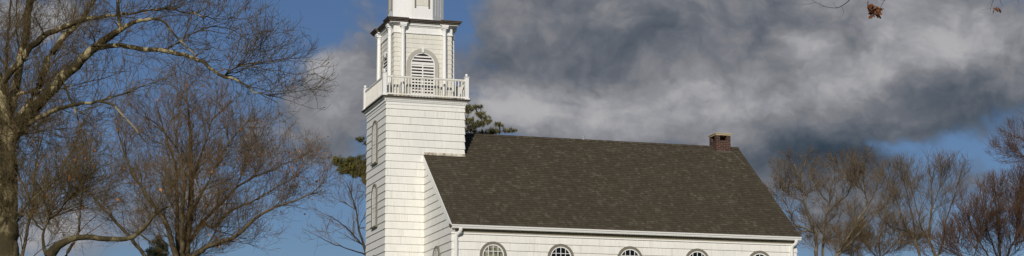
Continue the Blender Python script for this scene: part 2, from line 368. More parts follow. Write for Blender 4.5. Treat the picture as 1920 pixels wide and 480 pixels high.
# eaves: frieze, soffit, fascia, gutters, both long sides
for sg in (-1, 1):
    Y = lambda d: (NY0-d) if sg < 0 else (NY1+d)
    bx = lambda mb, x0, x1, d0, d1, z0, z1: mb.box((x0, min(Y(d0), Y(d1)), z0), (x1, max(Y(d0), Y(d1)), z1))
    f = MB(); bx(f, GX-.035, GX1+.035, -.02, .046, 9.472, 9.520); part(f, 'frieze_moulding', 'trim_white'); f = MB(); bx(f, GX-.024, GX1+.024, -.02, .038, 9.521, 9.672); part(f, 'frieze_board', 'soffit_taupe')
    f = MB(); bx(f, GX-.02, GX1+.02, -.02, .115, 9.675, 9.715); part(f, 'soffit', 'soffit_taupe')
    f = MB(); bx(f, RX0+.02, RX1-.02, .115, .135, 9.665, 9.79); part(f, 'fascia', 'trim_white')
    f = MB(); prof = [(.139, 9.775), (.139, 9.648), (.205, 9.645), (.222, 9.675), (.222, 9.70), (.25, 9.735), (.25, 9.770), (.258, 9.775), (.244, 9.777), (.244, 9.74), (.214, 9.705), (.212, 9.68), (.20, 9.655), (.146, 9.655), (.146, 9.776)]
    f.rings([[(x, Y(d), z) for d, z in prof] for x in (1.425, 14.83)])
    gu = fix_normals(part(f, 'gutter', 'gutter_white'))
    for dx, sd in ((1.61, 1), (14.504, -1)):
        d = MB(); top = dx+.13 if sd > 0 else dx+.13
        d.tube([(top, Y(.20), 9.65), (top, Y(.20), 9.585), (top-.02, Y(.17), 9.52), (dx+.02, Y(.08), 9.43), (dx, Y(.068), 9.36), (dx, Y(.068), 4.4), (dx, Y(.12), 4.28), (dx, Y(.30), 4.2)], .066, 8, sq=.8)
        ds = part(d, 'downspout', 'gutter_white', smooth=False)
        sm_ = MB()
        for z in (8.3, 6.4, 4.8):
            sm_ = MB(); sm_.box((dx-.085, min(Y(.003), Y(.125)), z), (dx+.085, max(Y(.003), Y(.125)), z+.03)); sm_.build('strap', 'gutter_white', ds)
    for X in (GX, GX1):         # small boxed cornice returns at the eave ends
        k = MB(); a, c2 = (X-.05, X+.10) if X == GX else (X-.10, X+.06)
        k.rings([[(x, Y(.0), 9.50), (x, Y(.03), 9.50), (x, Y(.135), 9.66), (x, Y(.135), 9.77), (x, Y(.0), 9.77)] for x in (a, c2)])
        fix_normals(part(k, 'cornice_return', 'trim_white'))
k = MB(); k.bar((GX-.075, NY0-.03, 9.785), (GX-.075, NY0-.16, 9.70), .07, .07); fix_normals(part(k, 'rake_tail', 'weathered_edge'))
# flashing board where the roof meets the tower
f = MB(); f.box((GX-.03, -.045, 12.852), (TW+.03, -.022, 12.955)); f.box((GX+.25, -.06, 12.875), (TW-.35, -.046, 12.935)); part(f, 'flashing_board', 'peeling_board')
f = MB()
for ya, yb in ((0, YR), (TD, YR)):
    f.rings([[(x, ya, roof_z(ya)+.012), (x, yb, roof_z(yb)+.012), (x, yb, roof_z(yb)+.12), (x, ya, roof_z(ya)+.12)] for x in (TW+.022, TW+.03)])
fix_normals(part(f, 'step_flashing', 'metal_grey'))

# chimney
x0, x1, y0, y1 = 13.74, 14.36, 1.13, 1.81
c = MB(); c.box((x0, y0, 13.5), (x1, y1, 14.225))
for a in (x0, x1-.16):
    for d in (y0, y1-.17): c.box((a, d, 14.225), (a+.16, d+.17, 14.42))
ch = part(c, 'chimney', 'chimney_brick', roof)
k = MB(); k.rings([[(x0-.02, y0-.02, roof_z(y0)-.1), (x1+.02, y0-.02, roof_z(y0)-.1), (x1+.02, y1+.02, roof_z(YR)-.1), (x0-.02, y1+.02, roof_z(YR)-.1)], [(x0-.012, y0-.012, roof_z(y0)+.07), (x1+.012, y0-.012, roof_z(y0)+.07), (x1+.012, y1+.012, roof_z(YR)+.05), (x0-.012, y1+.012, roof_z(YR)+.05)]], cap=False); part(k, 'chimney_flashing', 'weathered_edge', roof)
# window maker: arched casing with sash, muntins and dark pane. local frame: u along wall, outward normal n
def arched_window(org, ux, nx, r_out, r_in, zsp, zbot, name='arched_window', cols=4, rows=6, key=False, louver=False, blind=False, sill=True, spr=.055, cm='casing_taupe'):
    ux = Vector(ux); nx = Vector(nx); org = Vector((org[0], org[1], 0))
    P = lambda u, z, d: tuple(org+ux*u+nx*(d+(.018 if d > .001 else 0))+Vector((0, 0, z)))
    def band(mb, ro, ri, d0, d1, zb):
        out = [(ro, zb)]+[(x, zsp+y) for x, y in arc(24, ro)]+[(-ro, zb)]
        inn = [(ri, zb)]+[(x, zsp+y) for x, y in arc(24, ri)]+[(-ri, zb)]
        n = len(out); vs = [P(*q, d1) for q in out]+[P(*q, d1) for q in inn]+[P(*q, d0) for q in out]+[P(*q, d0) for q in inn]; fs = []
        for i in range(n-1):
            fs += [(i, i+1, n+i+1, n+i), (2*n+i, 2*n+i+1, i+1, i), (n+i, n+i+1, 3*n+i+1, 3*n+i)]
        fs += [(0, n, 3*n, 2*n), (n-1, 2*n-1, 4*n-1, 3*n-1)]
        mb.add(vs, fs)
    def half(mb, ri, d, zb):
        pr = [(ri, zb)]+[(x, zsp+y) for x, y in arc(24, ri)]+[(-ri, zb)]
        mb.add([P(*q, d) for q in pr], [tuple(range(len(pr)))])
    w = MB(); band(w, r_out, r_in, .0, spr, zbot); w0 = fix_normals(part(w, name, cm))
    def sub(mb, nm, mt):
        o = mb.build(nm, mt, w0); return fix_normals(o)
    if sill:
        s2 = MB(); s2.rings([[P(u, zbot-.07, 0), P(u, zbot-.07, spr+.03), P(u, zbot-.015, spr+.04), P(u, zbot+.002, 0)] for u in (-r_out-.03, r_out+.03)]); sub(s2, 'sill', 'casing_taupe')
    if key:
        k2 = MB(); a, c3 = .035, .055; zk = zsp+r_out
        k2.rings([[P(-a, zk-.15, d), P(a, zk-.15, d), P(c3, zk+.03, d), P(-c3, zk+.03, d)] for d in (0, spr+.03)]); k2.box((0, 0, 0), (0, 0, 0)) if False else None
        sub(k2, 'keystone', 'trim_white')
    fr = MB(); band(fr, r_in-.002, r_in-.045, .0, spr-.016, zbot+.005)
    sr = r_in-.045
    if louver:
        fr.rings([[P(-.022, zbot, .022), P(.022, zbot, .022), P(.022, zbot, spr-.01), P(-.022, zbot, spr-.01)], [P(-.022, zsp+.02, .022), P(.022, zsp+.02, .022), P(.022, zsp+.02, spr-.01), P(-.022, zsp+.02, spr-.01)]])
        fr.rings([[P(u, z, d) for z, d in ((zsp-.0, .022), (zsp-.0, spr-.012), (zsp+.04, spr-.012), (zsp+.04, .022))] for u in (-sr, sr)])
        sub(fr, 'frame', 'sash_white')
        bk = MB(); half(bk, r_in-.03, .0215, zbot+.01); sub(bk, 'backing', 'dark_interior')
        lv = MB(); z = zbot+.06
        while z < zsp+sr-.05:
            hw = sr if z+.03 < zsp else math.sqrt(max(.0, sr*sr-(z+.03-zsp)**2))
            for ua, ub in (((-hw, -.02), (.02, hw)) if z < zsp-.02 else ((-hw, hw),)):
                lv.rings([[P(u, z-.008, .047), P(u, z+.046, .034), P(u, z+.054, .034), P(u, z+.002, .052)] for u in (ua, ub)])
            z += .118
        sub(lv, 'louvers', 'sash_white')
        return w0
    sub(fr, 'frame', 'sash_white')
    pn = MB(); half(pn, r_in-.03, .0225, zbot+.01); pane = sub(pn, 'pane', 'window_glass')
    mu = MB(); hh = (zsp-zbot)
    for i in range(1, cols):
        u = -sr+2*sr*i/cols; zt = zsp+math.sqrt(max(0, sr*sr-u*u))
        mu.rings([[P(u-.011, z, .023), P(u-.011, z, .036), P(u+.011, z, .036), P(u+.011, z, .023)] for z in (zbot+.01, zt)])
    z = zsp+.145
    while z > zbot+.1:
        hw = sr if z < zsp else math.sqrt(max(0, sr*sr-(z-zsp)**2))
        mu.rings([[P(u, z-.010, .023), P(u, z-.010, .035), P(u, z+.010, .035), P(u, z+.010, .023)] for u in (-hw, hw)]); z -= .25
    zm = (zsp+zbot)/2+.12
    mu.rings([[P(u, zm-.03, .023), P(u, zm-.03, .040), P(u, zm+.03, .040), P(u, zm+.03, .023)] for u in (-sr, sr)])
    sub(mu, 'muntins', 'sash_white')
    if blind:
        bl = MB(); z = zbot+.03
        while z < zsp+sr-.03:
            hw = sr-.01 if z < zsp else math.sqrt(max(0, (sr-.01)**2-(z-zsp)**2))
            bl.rings([[P(u, z, .0232), P(u, z, .0262), P(u, z+.030, .0262), P(u, z+.030, .0232)] for u in (-hw, hw)]); z += .048
        sub(bl, 'blind', 'blind_tan')
    return w0
for i, X in enumerate((2.97, 5.48, 8.11, 10.73, 13.21)):
    w = arched_window((X, NY0), (1, 0, 0), (0, -1, 0), .49, .40, 8.745, 6.0, blind=(i == 0))
    if i == 0: w['label'] = 'arched window with a tan slatted blind behind the glass'
    arched_window((X, NY1), (-1, 0, 0), (0, 1, 0), .49, .40, 8.745, 6.0)
for zt, zb in ((14.36, 12.74), (11.93, 10.33), (9.24, 7.6)):
    arched_window((0, 1.62), (0, -1, 0), (-1, 0, 0), .42, .33, zt-.42, zb, cols=4)
arched_window((GX, -1.91), (0, -1, 0), (-1, 0, 0), .47, .38, 8.775, 6.0)
cp = MB(); cp.box((x0-.02, y0-.02, 14.42), (x1+.02, y1+.02, 14.475)); cp.box((x0-.045, y0-.045, 14.475), (x1+.045, y1+.045, 14.505)); o = cp.build('chimney_cap', 'cap_mortar'); o.parent = church; o.matrix_parent_inverse = Matrix.Translation((0, 0, -3.9))
k = MB(); k.lathe(8.27, YR, [(.03, 13.95), (.03, 14.12), (.05, 14.12), (.05, 14.15)], 10); part(k, 'vent_pipe', 'metal_grey', roof)
k = MB(); k.tube([(14.38, 1.3, roof_z(1.3)+.03), (14.45, 1.1, roof_z(1.1)+.02), (14.62, .35, roof_z(.35)+.02)], .005, 5); part(k, 'lightning_cable', 'soffit_taupe', roof)

# tower cornice and deck
k = MB()
def sq_slab(mb, o, z0, z1): mb.box((-o, -o, z0), (TW+o, TD+o, z1))
sq_slab(k, .03, 14.70, 14.80); sq_slab(k, .055, 14.80, 14.815); sq_slab(k, .085, 14.865, 14.895)
k.rings([[(-o, -o, z), (TW+o, -o, z), (TW+o, TD+o, z), (-o, TD+o, z)] for o, z in ((.035, 14.814), (.035, 14.866))])
k.rings([[(-o, -o, z), (TW+o, -o, z), (TW+o, TD+o, z), (-o, TD+o, z)] for o, z in ((.09, 14.894), (.10, 14.905), (.13, 14.925), (.15, 14.945))])
tc = part(k, 'tower_cornice', 'trim_white')
d = MB(); n = 46
for i in range(n):
    x = -.06+(TW+.08)*i/(n-1)
    for a, c_ in (((x, -.075, 14.818), (x+.034, -.033, 14.862)), ((-.075, -.05+(TD+.06)*i/(n-1), 14.818), (-.033, -.016+(TD+.06)*i/(n-1), 14.862))):
        d = MB(); d.box(a, c_); d.build('dentil', 'trim_white', tc)
k = MB(); sq_slab(k, .17, 14.946, 14.975); sq_slab(k, .20, 14.975, 15.005); part(k, 'balcony_deck', 'weathered_edge')

# balustrade
RA, RB, RC_, RD = -.10, TW+.06, -.10, TD-.02
posts = [(RA, RC_), (RB, RC_), (RA, RD), (RB, RD)]
for x, y in posts:
    p_ = MB(); p_.box((x-.07, y-.07, 15.005), (x+.07, y+.07, 15.85)); p_.box((x-.095, y-.095, 15.005), (x+.095, y+.095, 15.06)); np_ = part(p_, 'newel_post', 'trim_white')
    q = MB(); q.box((x-.09, y-.09, 15.851), (x+.09, y+.09, 15.875)); q.build('post_cap', 'trim_white', np_)
    q = MB(); q.lathe(x, y, [(.03, 15.87), (.022, 15.895)]+[(.056*math.sin(a), 15.945-.056*math.cos(a)) for a in (math.pi*(i+.6)/8.6 for i in range(8))], 12); q.build('finial', 'trim_white', np_, True)
def rail_side(a, c_):
    a = Vector(a); c_ = Vector(c_); d_ = (c_-a).normalized(); a2 = a+d_*.07; c2 = c_-d_*.07
    R = MB(); R.bar((a2.x, a2.y, 15.745), (c2.x, c2.y, 15.745), .075, .045); R.bar((a2.x, a2.y, 15.71), (c2.x, c2.y, 15.71), .045, .025)
    base = fix_normals(part(R, 'top_rail', 'rail_white'))
    R = MB(); R.bar((a2.x, a2.y, 15.085), (c2.x, c2.y, 15.085), .05, .055); fix_normals(part(R, 'bottom_rail', 'rail_white'))
    L = (c2-a2).length; n = 24
    for i in range(n):
        q = a2+d_*(L*(i+1)/(n+1)); B = MB(); B.box((q.x-.016, q.y-.016, 15.112), (q.x+.016, q.y+.016, 15.698)); B.build('baluster', 'rail_white', base)
rail_side((RA, RC_, 0), (RB, RC_, 0)); rail_side((RA, RD, 0), (RA, RC_, 0)); rail_side((RB, RC_, 0), (RB, RD, 0)); rail_side((RB, RD, 0), (RA, RD, 0))

# belfry
bx0, bx1, by0, by1 = .385, 2.60, .40, 2.66
k = MB(); lap_ring(k, bx0, bx1, by0, by1, 17.52, .18, 15.006, 17.52, .018); part(k, 'belfry_wall', 'painted_shingle_fine')
bcx, bcy = (bx0+bx1)/2, (by0+by1)/2
for (o, ux, nx) in (((bcx-.02, by0), (1, 0, 0), (0, -1, 0)), ((bx0, bcy), (0, -1, 0), (-1, 0, 0)), ((bx1, bcy), (0, 1, 0), (1, 0, 0)), ((bcx, by1), (-1, 0, 0), (0, 1, 0))):
    arched_window(o, ux, nx, .615, .475, 16.34, 15.03, name='louvered_opening', key=True, louver=True, sill=False, spr=.062, cm='casing_grey')
k = MB(); k.box((bx0-.03, by0-.03, 17.521), (bx1+.03, by1+.03, 17.83)); k.box((bx0-.05, by0-.05, 17.525), (bx1+.05, by1+.05, 17.56)); k.box((bx0-.10, by0-.10, 17.83), (bx1+.10, by1+.10, 17.879))
en = part(k, 'entablature', 'trim_white')
d = MB()
for i in range(30):
    x = bx0+.42+(bx1-bx0-.84)*i/29; d = MB(); d.box((x-.013, by0-.06, 17.775), (x+.013, by0-.032, 17.82)); d.build('dentil', 'trim_white', en)
    y = by0+.42+(by1-by0-.84)*i/29; d = MB(); d.box((bx0-.06, y-.013, 17.775), (bx0-.032, y+.013, 17.82)); d.build('dentil', 'trim_white', en)
ins = .30; pr = .12; cols_ = []
for a in (bx0+ins, bx1-ins): cols_ += [(a, by0-pr), (a, by1+pr)]
for a in (by0+ins-.04, by1-ins+.04): cols_ += [(bx0-pr, a), (bx1+pr, a)]
for x, y in cols_:
    k = MB(); k.lathe(x, y, [(.083, 15.22), (.083, 16.2), (.078, 17.0), (.072, 17.45), (.085, 17.452), (.085, 17.475), (.072, 17.48), (.072, 17.66)], 18); co_ = part(k, 'column', 'trim_white', smooth=False)
    k = MB(); k.lathe(x, y, [(.074, 17.66), (.09, 17.70), (.10, 17.75)], 18); k.box((x-.115, y-.115, 17.751), (x+.115, y+.115, 17.81)); k.box((x-.13, y-.13, 17.81), (x+.13, y+.13, 17.879)); k.build('capital', 'trim_white', co_)
    k = MB(); k.box((x-.12, y-.12, 15.006), (x+.12, y+.12, 15.10)); k.lathe(x, y, [(.115, 15.10), (.118, 15.14), (.10, 15.17), (.09, 15.22)], 18); k.build('column_base', 'worn_column_base', co_)
k = MB()
def broken(mb, o, z0, z1, bl, ex):      # square slab with boxes breaking forward over the corner columns
    mb.box((bx0-o, by0-o, z0), (bx1+o, by1+o, z1))
    for ax, sx in ((bx0-o-ex, 1), (bx1+o+ex, -1)):
        for ay, sy in ((by0-o-ex, 1), (by1+o+ex, -1)):
            mb.box((min(ax, ax+sx*bl), min(ay, ay+sy*bl), z0+.003), (max(ax, ax+sx*bl), max(ay, ay+sy*bl), z1+.008))
broken(k, .12, 17.88, 17.912, .70, .10); cw = part(k, 'belfry_cornice', 'trim_white')
k = MB(); broken(k, .17, 17.922, 17.965, .76, .10); broken(k, .21, 17.975, 18.012, .80, .10); broken(k, .24, 18.022, 18.05, .82, .10)
k.rings([[(bcx-a, bcy-a, z), (bcx+a, bcy-a, z), (bcx+a, bcy+a, z), (bcx-a, bcy+a, z)] for a, z in ((1.36, 18.052), (1.0, 18.14))])
part(k, 'belfry_roof_edge', 'weathered_edge')
# octagonal lantern and spire
LR = 1.075; A8 = [math.radians(22.5+45*i) for i in range(8)]
octr = lambda r, z: [(bcx+r*math.cos(a), bcy+r*math.sin(a), z) for a in A8]
k = MB(); k.rings([octr(LR+.03, 18.07), octr(LR+.03, 18.16), octr(LR, 18.17), octr(LR, 20.6)]); la = part(k, 'lantern', 'trim_white')
k = MB()
for i in range(8):
    am = math.radians(45*i+45); n_ = Vector((math.cos(am), math.sin(am), 0)); u_ = Vector((-n_.y, n_.x, 0)); ap = LR*math.cos(math.radians(22.5)); hw = LR*math.sin(math.radians(22.5))
    if i % 2:           # cardinal faces: shingled inset with taupe side strips
        o_ = Vector((bcx, bcy, 0))+n_*ap
        pts = lambda u, z, dd: tuple(o_+u_*u+n_*dd+Vector((0, 0, z)))
        sp = MB(); sp.rings([[pts(u, z, d2) for u, d2 in ((-.235, 0), (-.235, .014), (.235, .014), (.235, 0))] for z in (18.66, 20.3)]); fix_normals(sp.build('shingle_panel', 'painted_shingle_fine', la))
        st = MB()
        for u in (-.27, .27):
            st.rings([[pts(u-.028, z, 0), pts(u-.028, z, .026), pts(u+.028, z, .026), pts(u+.028, z, 0)] for z in (18.57, 20.3)])
        fix_normals(st.build('panel_strip', 'casing_taupe', la))
    else:
        o_ = Vector((bcx, bcy, 0))+n_*ap; sp = MB()
        for u in (-.2, 0, .2): sp.rings([[tuple(o_+u_*(u+q)+n_*dd+Vector((0, 0, z))) for q, dd in ((-.006, .001), (-.006, .006), (.006, .006), (.006, .001))] for z in (18.32, 20.5)])
        fix_normals(sp.build('board_seam', 'trim_white', la))
k = MB(); k.rings([octr(LR+.05, 20.6), octr(LR+.22, 20.72), octr(LR+.24, 20.8)]); part(k, 'lantern_cornice', 'trim_white')
k = MB(); k.rings([octr(LR+.1, 20.8), octr(.62, 22.2), octr(.05, 27.0)]); sp_ = part(k, 'spire', 'painted_shingle')
k = MB(); k.lathe(bcx, bcy, [(.02, 26.9), (.02, 28.2)], 8); k.lathe(bcx, bcy, [(.01, 27.1), (.12, 27.22), (.01, 27.34)], 10); k.build('weather_rod', 'metal_grey', sp_)

# ------------------------------------------------------------------ trees
def at(x, y, D):
    d = px_dir(x, y); h = d@np.array([math.sin(YAW), math.cos(YAW), 0]); return CAM+d*(D/h)
def poly(pts, D, lr=1.):               # traced limb: (pixel x, pixel y, depth offset, radius in photo pixels)
    out = []; 
    for q in pts: out.append((*at(q[0], q[1], D+q[2]), lr*q[3]*q[3]/(q[3]+1.2)*(D+q[2])/F_PX))
    return np.array(out)
def resample(P, step):
    out = [P[0]]
    for a, c in zip(P[:-1], P[1:]):
        n = max(1, int(round(np.linalg.norm(c[:3]-a[:3])/step)))
        for i in range(1, n+1): out.append(a+(c-a)*i/n)
    out = np.array(out)
    if len(out) > 4:
        for _ in range(2): out[1:-1] = out[1:-1]*.5+(out[:-2]+out[2:])*.25
    return out

def seg_mesh(A, B, RA_, RB_, DA, DB, k):
    """tapered k-sided tubes for arrays of segments"""
    n = len(A)
    def frame(D):
        ref = np.where(np.abs(D[:, 2:3]) < .9, np.array([[0, 0, 1.]]), np.array([[1., 0, 0]]))
        a = np.cross(D, ref); a /= np.linalg.norm(a, axis=1, keepdims=True)+1e-9; return a, np.cross(D, a)
    vs = np.empty((n, 2*k, 3))
    for s, (P, R, D) in enumerate(((A, RA_, DA), (B, RB_, DB))):
        a, c = frame(D)
        for j in range(k):
            t = 2*math.pi*j/k; vs[:, s*k+j] = P+(a*math.cos(t)+c*math.sin(t))*R[:, None]
    j = np.arange(k); f = np.stack([j, (j+1) % k, k+(j+1) % k, k+j], 1)
    fs = f[None]+(np.arange(n)*2*k)[:, None, None]
    return vs.reshape(-1, 3), fs.reshape(-1, 4)
def mesh_quads(name, chunks, material, parent, smooth=True):
    vs = []; fs = []; o = 0
    for v, f in chunks:
        vs.append(v); fs.append(f+o); o += len(v)
    if not vs: return None
    v = np.concatenate(vs); f = np.concatenate(fs); me = bpy.data.meshes.new(name)
    me.vertices.add(len(v)); me.vertices.foreach_set('co', v.astype(np.float32).ravel())
    me.loops.add(f.size); me.loops.foreach_set('vertex_index', f.astype(np.int32).ravel())
    me.polygons.add(len(f)); me.polygons.foreach_set('loop_start', np.arange(len(f), dtype=np.int32)*f.shape[1])
    me.polygons.foreach_set('loop_total', np.full(len(f), f.shape[1], dtype=np.int32))
    me.polygons.foreach_set('use_smooth', np.full(len(f), smooth)); me.update(calc_edges=True)
    me.materials.append(MATS[material]); ob = bpy.data.objects.new(name, me); C.objects.link(ob); ob.parent = parent
    ob.matrix_parent_inverse = Matrix.Translation(-parent.location); return ob

def unit(v): return v/(np.linalg.norm(v, axis=-1, keepdims=True)+1e-9)
def make_tree(name, label, cat, limbs, D, blobs, seed, bark_m, twig_m, S=3., dens=1., rise=.035, wob=.12, lr=.85, group=None, leaves=0, leafsize=.07,
              balls=0, leafblob=None, ang=42, rk=.0105, spread=.0, rmin=.0035, env=1.12, fill=70):
    """limbs traced as 3D polylines; four generations of side branches fill a crown made of ellipsoids"""
    rng = np.random.default_rng(seed); hf = np.array([math.sin(YAW), math.cos(YAW), 0])
    limbs = [poly(l, D, lr) for l in limbs]
    base = limbs[0][0][:3].copy(); base[2] = gz(base[0], base[1])-.2
    limbs[0] = np.vstack([[*base, limbs[0][0][3]*1.25], limbs[0]])
    root = empty(name, tuple(base)); tag(root, label, cat, group)
    el = [(at(q[0], q[1], D+q[2]), q[3]*(D+q[2])/F_PX*env, q[4]*(D+q[2])/F_PX*env) for q in blobs]
    def field(P):                   # <1 inside the crown
        best = np.full(P.shape[0], 9.)
        for c0, sx, sy in el:
            d = P-c0; f = (d@rt0/sx)**2+(d@hf/((sx*sy)**.5*1.0))**2+(d[:, 2]/sy)**2; best = np.minimum(best, f)
        return best
    big = []; mid = []; fine = []; ends = []
    def emit(A, B, ra, rb, da, db):
        for lst, m_, k in ((big, ra > .045, 12), (mid, (ra <= .045) & (ra > .016), 6), (fine, ra <= .016, 3)):
            if m_.any(): lst.append(seg_mesh(A[m_], B[m_], ra[m_], rb[m_], da[m_], db[m_], k))
    for li in range(1, len(limbs)):
        cand = np.concatenate([resample(q, .15)[:, :4] for q in limbs[:li]]); d_ = np.linalg.norm(cand[:, :3]-limbs[li][0, :3], axis=1); j = int(d_.argmin())
        if d_[j] > cand[j, 3]*.5:
            limbs[li] = np.vstack([[*cand[j, :3], min(cand[j, 3]*.9, limbs[li][0, 3]*1.15)], limbs[li]])
    nodes = []                      # position, direction, radius, fraction along parent, parent length
    for li, L in enumerate(limbs):
        R = resample(L, .16*S**.5*.6); R[1:-1, :3] += rng.normal(0, .008*S**.5, (len(R)-2, 3))
        P, r = R[:, :3], np.maximum(R[:, 3], rmin); d = unit(np.diff(P, axis=0)); dn = np.vstack([d, d[-1:]]); dn[1:-1] = unit(d[:-1]+d[1:])
        emit(P[:-1], P[1:], r[:-1], r[1:], dn[:-1], dn[1:])
        fr = np.linspace(0, 1, len(P)); seglen = np.linalg.norm(np.diff(P, axis=0), axis=1).mean()
        nodes.append((P, dn, r, fr, np.full(len(P), seglen)))
    tg = []                         # boughs that reach out to fill the crown evenly
    vol = np.array([sx*sy for _, sx, sy in el]); vol /= vol.sum()
    for _ in range(fill):
        c0, sx, sy = el[rng.choice(len(el), p=vol)]; q = unit(rng.normal(size=3))*rng.random()**.36*.97
        tg.append(c0+q[0]*sx*rt0+q[1]*((sx*sy)**.5)*hf+q[2]*sy*np.array([0, 0, 1.]))
    AP, AD, AR = [np.concatenate([q[i] for q in nodes]) for i in range(3)]
    if tg:
        tg = np.array(tg); order = np.argsort([np.linalg.norm(AP-t_, axis=1).min() for t_ in tg])
        for t_ in tg[order]:
            v = t_-AP; dist = np.linalg.norm(v, axis=1)+1e-6; cs = (v*AD).sum(1)/dist
            cost = dist*(1.75-cs)+np.where(AR < .008*S**.5, 1.5, 0)+np.where(dist < .1*S, 9, 0)+np.where(AP[:, 2] > t_[2]+.1*S, .8*S, 0)
            i = int(cost.argmin()); L = dist[i]
            if cost[i] > 8*S: continue
            dd = unit(AD[i]*.9+unit(v[i])*.8); n = max(4, int(L/(.07*S))); t = np.linspace(0, 1, n+1)[:, None]
            p1 = AP[i]+dd*L*.42; P = (1-t)**2*AP[i]+2*t*(1-t)*p1+t*t*t_; P[1:] += np.cumsum(rng.normal(0, wob*L/n*.28, (n, 3)), axis=0)
            r0 = max(rmin*1.3, min(AR[i]*.72, .0105*L+.0016*S)); r = np.maximum(r0*(1-.8*t[:, 0]), rmin)
            d = unit(np.diff(P, axis=0)); dn = np.vstack([d, d[-1:]]); dn[1:-1] = unit(d[:-1]+d[1:])
            emit(P[:-1], P[1:], r[:-1], r[1:], dn[:-1], dn[1:])
            AP = np.concatenate([AP, P[1:]]); AD = np.concatenate([AD, dn[1:]]); AR = np.concatenate([AR, r[1:]])
            nodes.append((P[1:], dn[1:], r[1:], t[1:, 0], np.full(n, L/n)))
    NP, ND, NR, NF, NS = [np.concatenate([q[i] for q in nodes]) for i in range(5)]
    spec = [(.36, .060, 6, 1.0), (.21, .044, 4, 1.), (.115, .032, 3, 1.)]; last = 2
    for lv, (Lk, sp, ns, _) in enumerate(spec):
        prob = np.clip(NS/(sp*S)*dens*(1. if lv else .9), 0, 3); cnt = np.floor(prob+rng.random(len(prob))).astype(int)
        inside = field(NP) < 1.05; cnt[~inside] = 0
        if lv: cnt[NF < .12] = 0
        src = np.repeat(np.arange(len(NP)), cnt)
        if len(src) == 0: break
        az = rng.random(len(src))*2*math.pi; pd = ND[src]; ref = unit(np.cross(pd, rng.normal(size=pd.shape))); oth = np.cross(pd, ref)
        side = ref*np.cos(az)[:, None]+oth*np.sin(az)[:, None]; side = unit(side+np.array([0, 0, .35+rise*2]))
        th = np.radians(ang+rng.normal(0, 9, len(src))); d = unit(pd*np.cos(th)[:, None]+side*np.sin(th)[:, None])
        L = S*Lk*(.45+.75*rng.random(len(src)))*(1.15-.65*NF[src]); P = NP[src]
        r0 = np.minimum(np.maximum(L*rk, rmin), NR[src]*.75); r0 = np.maximum(r0, rmin*.9); alive = np.ones(len(src), bool)
        outP = []; outD = []; outR = []; outF = []; outS = []
        pr, prd = r0, d
        for i in range(ns):
            nd = unit(d+rng.normal(0, wob, d.shape)+np.array([0, 0, rise])); Q = P+nd*(L/ns)[:, None]
            ok = alive & (field(Q) < 1.+.12*rng.random(len(Q))) if lv < last else alive
            t = (i+1)/ns; r1 = np.maximum(r0*(1-.72*t), rmin*(.55 if lv == last else .8))
            m_ = ok
            if m_.any(): emit(P[m_], Q[m_], pr[m_], r1[m_], prd[m_], nd[m_])
            outP.append(Q[m_]); outD.append(nd[m_]); outR.append(r1[m_]); outF.append(np.full(m_.sum(), t)); outS.append((L/ns)[m_])
            alive = ok; P, d, pr, prd = Q, nd, r1, nd
        if lv == last: ends.append(P[alive])
        NP, ND, NR, NF, NS = [np.concatenate(q) for q in (outP, outD, outR, outF, outS)]
    mesh_quads('trunk', big+mid, bark_m, root)
    mesh_quads('crown', fine, twig_m, root)
    E_ = np.concatenate(ends)
    if leaves:
        w_ = np.ones(len(E_))
        if leafblob is not None:
            bc = at(leafblob[0], leafblob[1], D); w_ = np.exp(-(((E_-bc)**2).sum(1))/leafblob[2]**2)+leafblob[3]
        sel = E_[rng.choice(len(E_), leaves, replace=False, p=w_/w_.sum())]; a = unit(rng.normal(size=(leaves, 3))); c = unit(np.cross(a, rng.normal(size=(leaves, 3)))); s = leafsize*(.5+.8*rng.random((leaves, 1)))
        v = np.stack([sel, sel+a*s*.5+c*s*.42, sel+a*s+c*s*.05+np.cross(a, c)*s*.25, sel+a*s*.45-c*s*.45], 1).reshape(-1, 3)
        mesh_quads('dead_leaves', [(v, np.arange(leaves*4).reshape(-1, 4))], 'dead_leaf', root, False)
    if balls:
        for q in E_[rng.choice(len(E_), balls, replace=False)]:
            q = q-np.array([0, 0, .03]); rr = .018
            ring = [q+np.array([rr*math.cos(t)*math.sin(p2), rr*math.sin(t)*math.sin(p2), rr*math.cos(p2)]) for p2 in (.15, .9, 1.6, 2.3, 3.0) for t in (2*math.pi*j/6 for j in range(6))]
            F_ = [(i*6+j, i*6+(j+1) % 6, i*6+6+(j+1) % 6, i*6+6+j) for i in range(4) for j in range(6)]
            mesh_quads('seed_ball', [(np.array(ring), np.array(F_))], 'sycamore_twig_bark', root)
    print(name, 'twig ends', len(E_), 'quads', sum(len(f) for _, f in big+mid+fine))
    return root
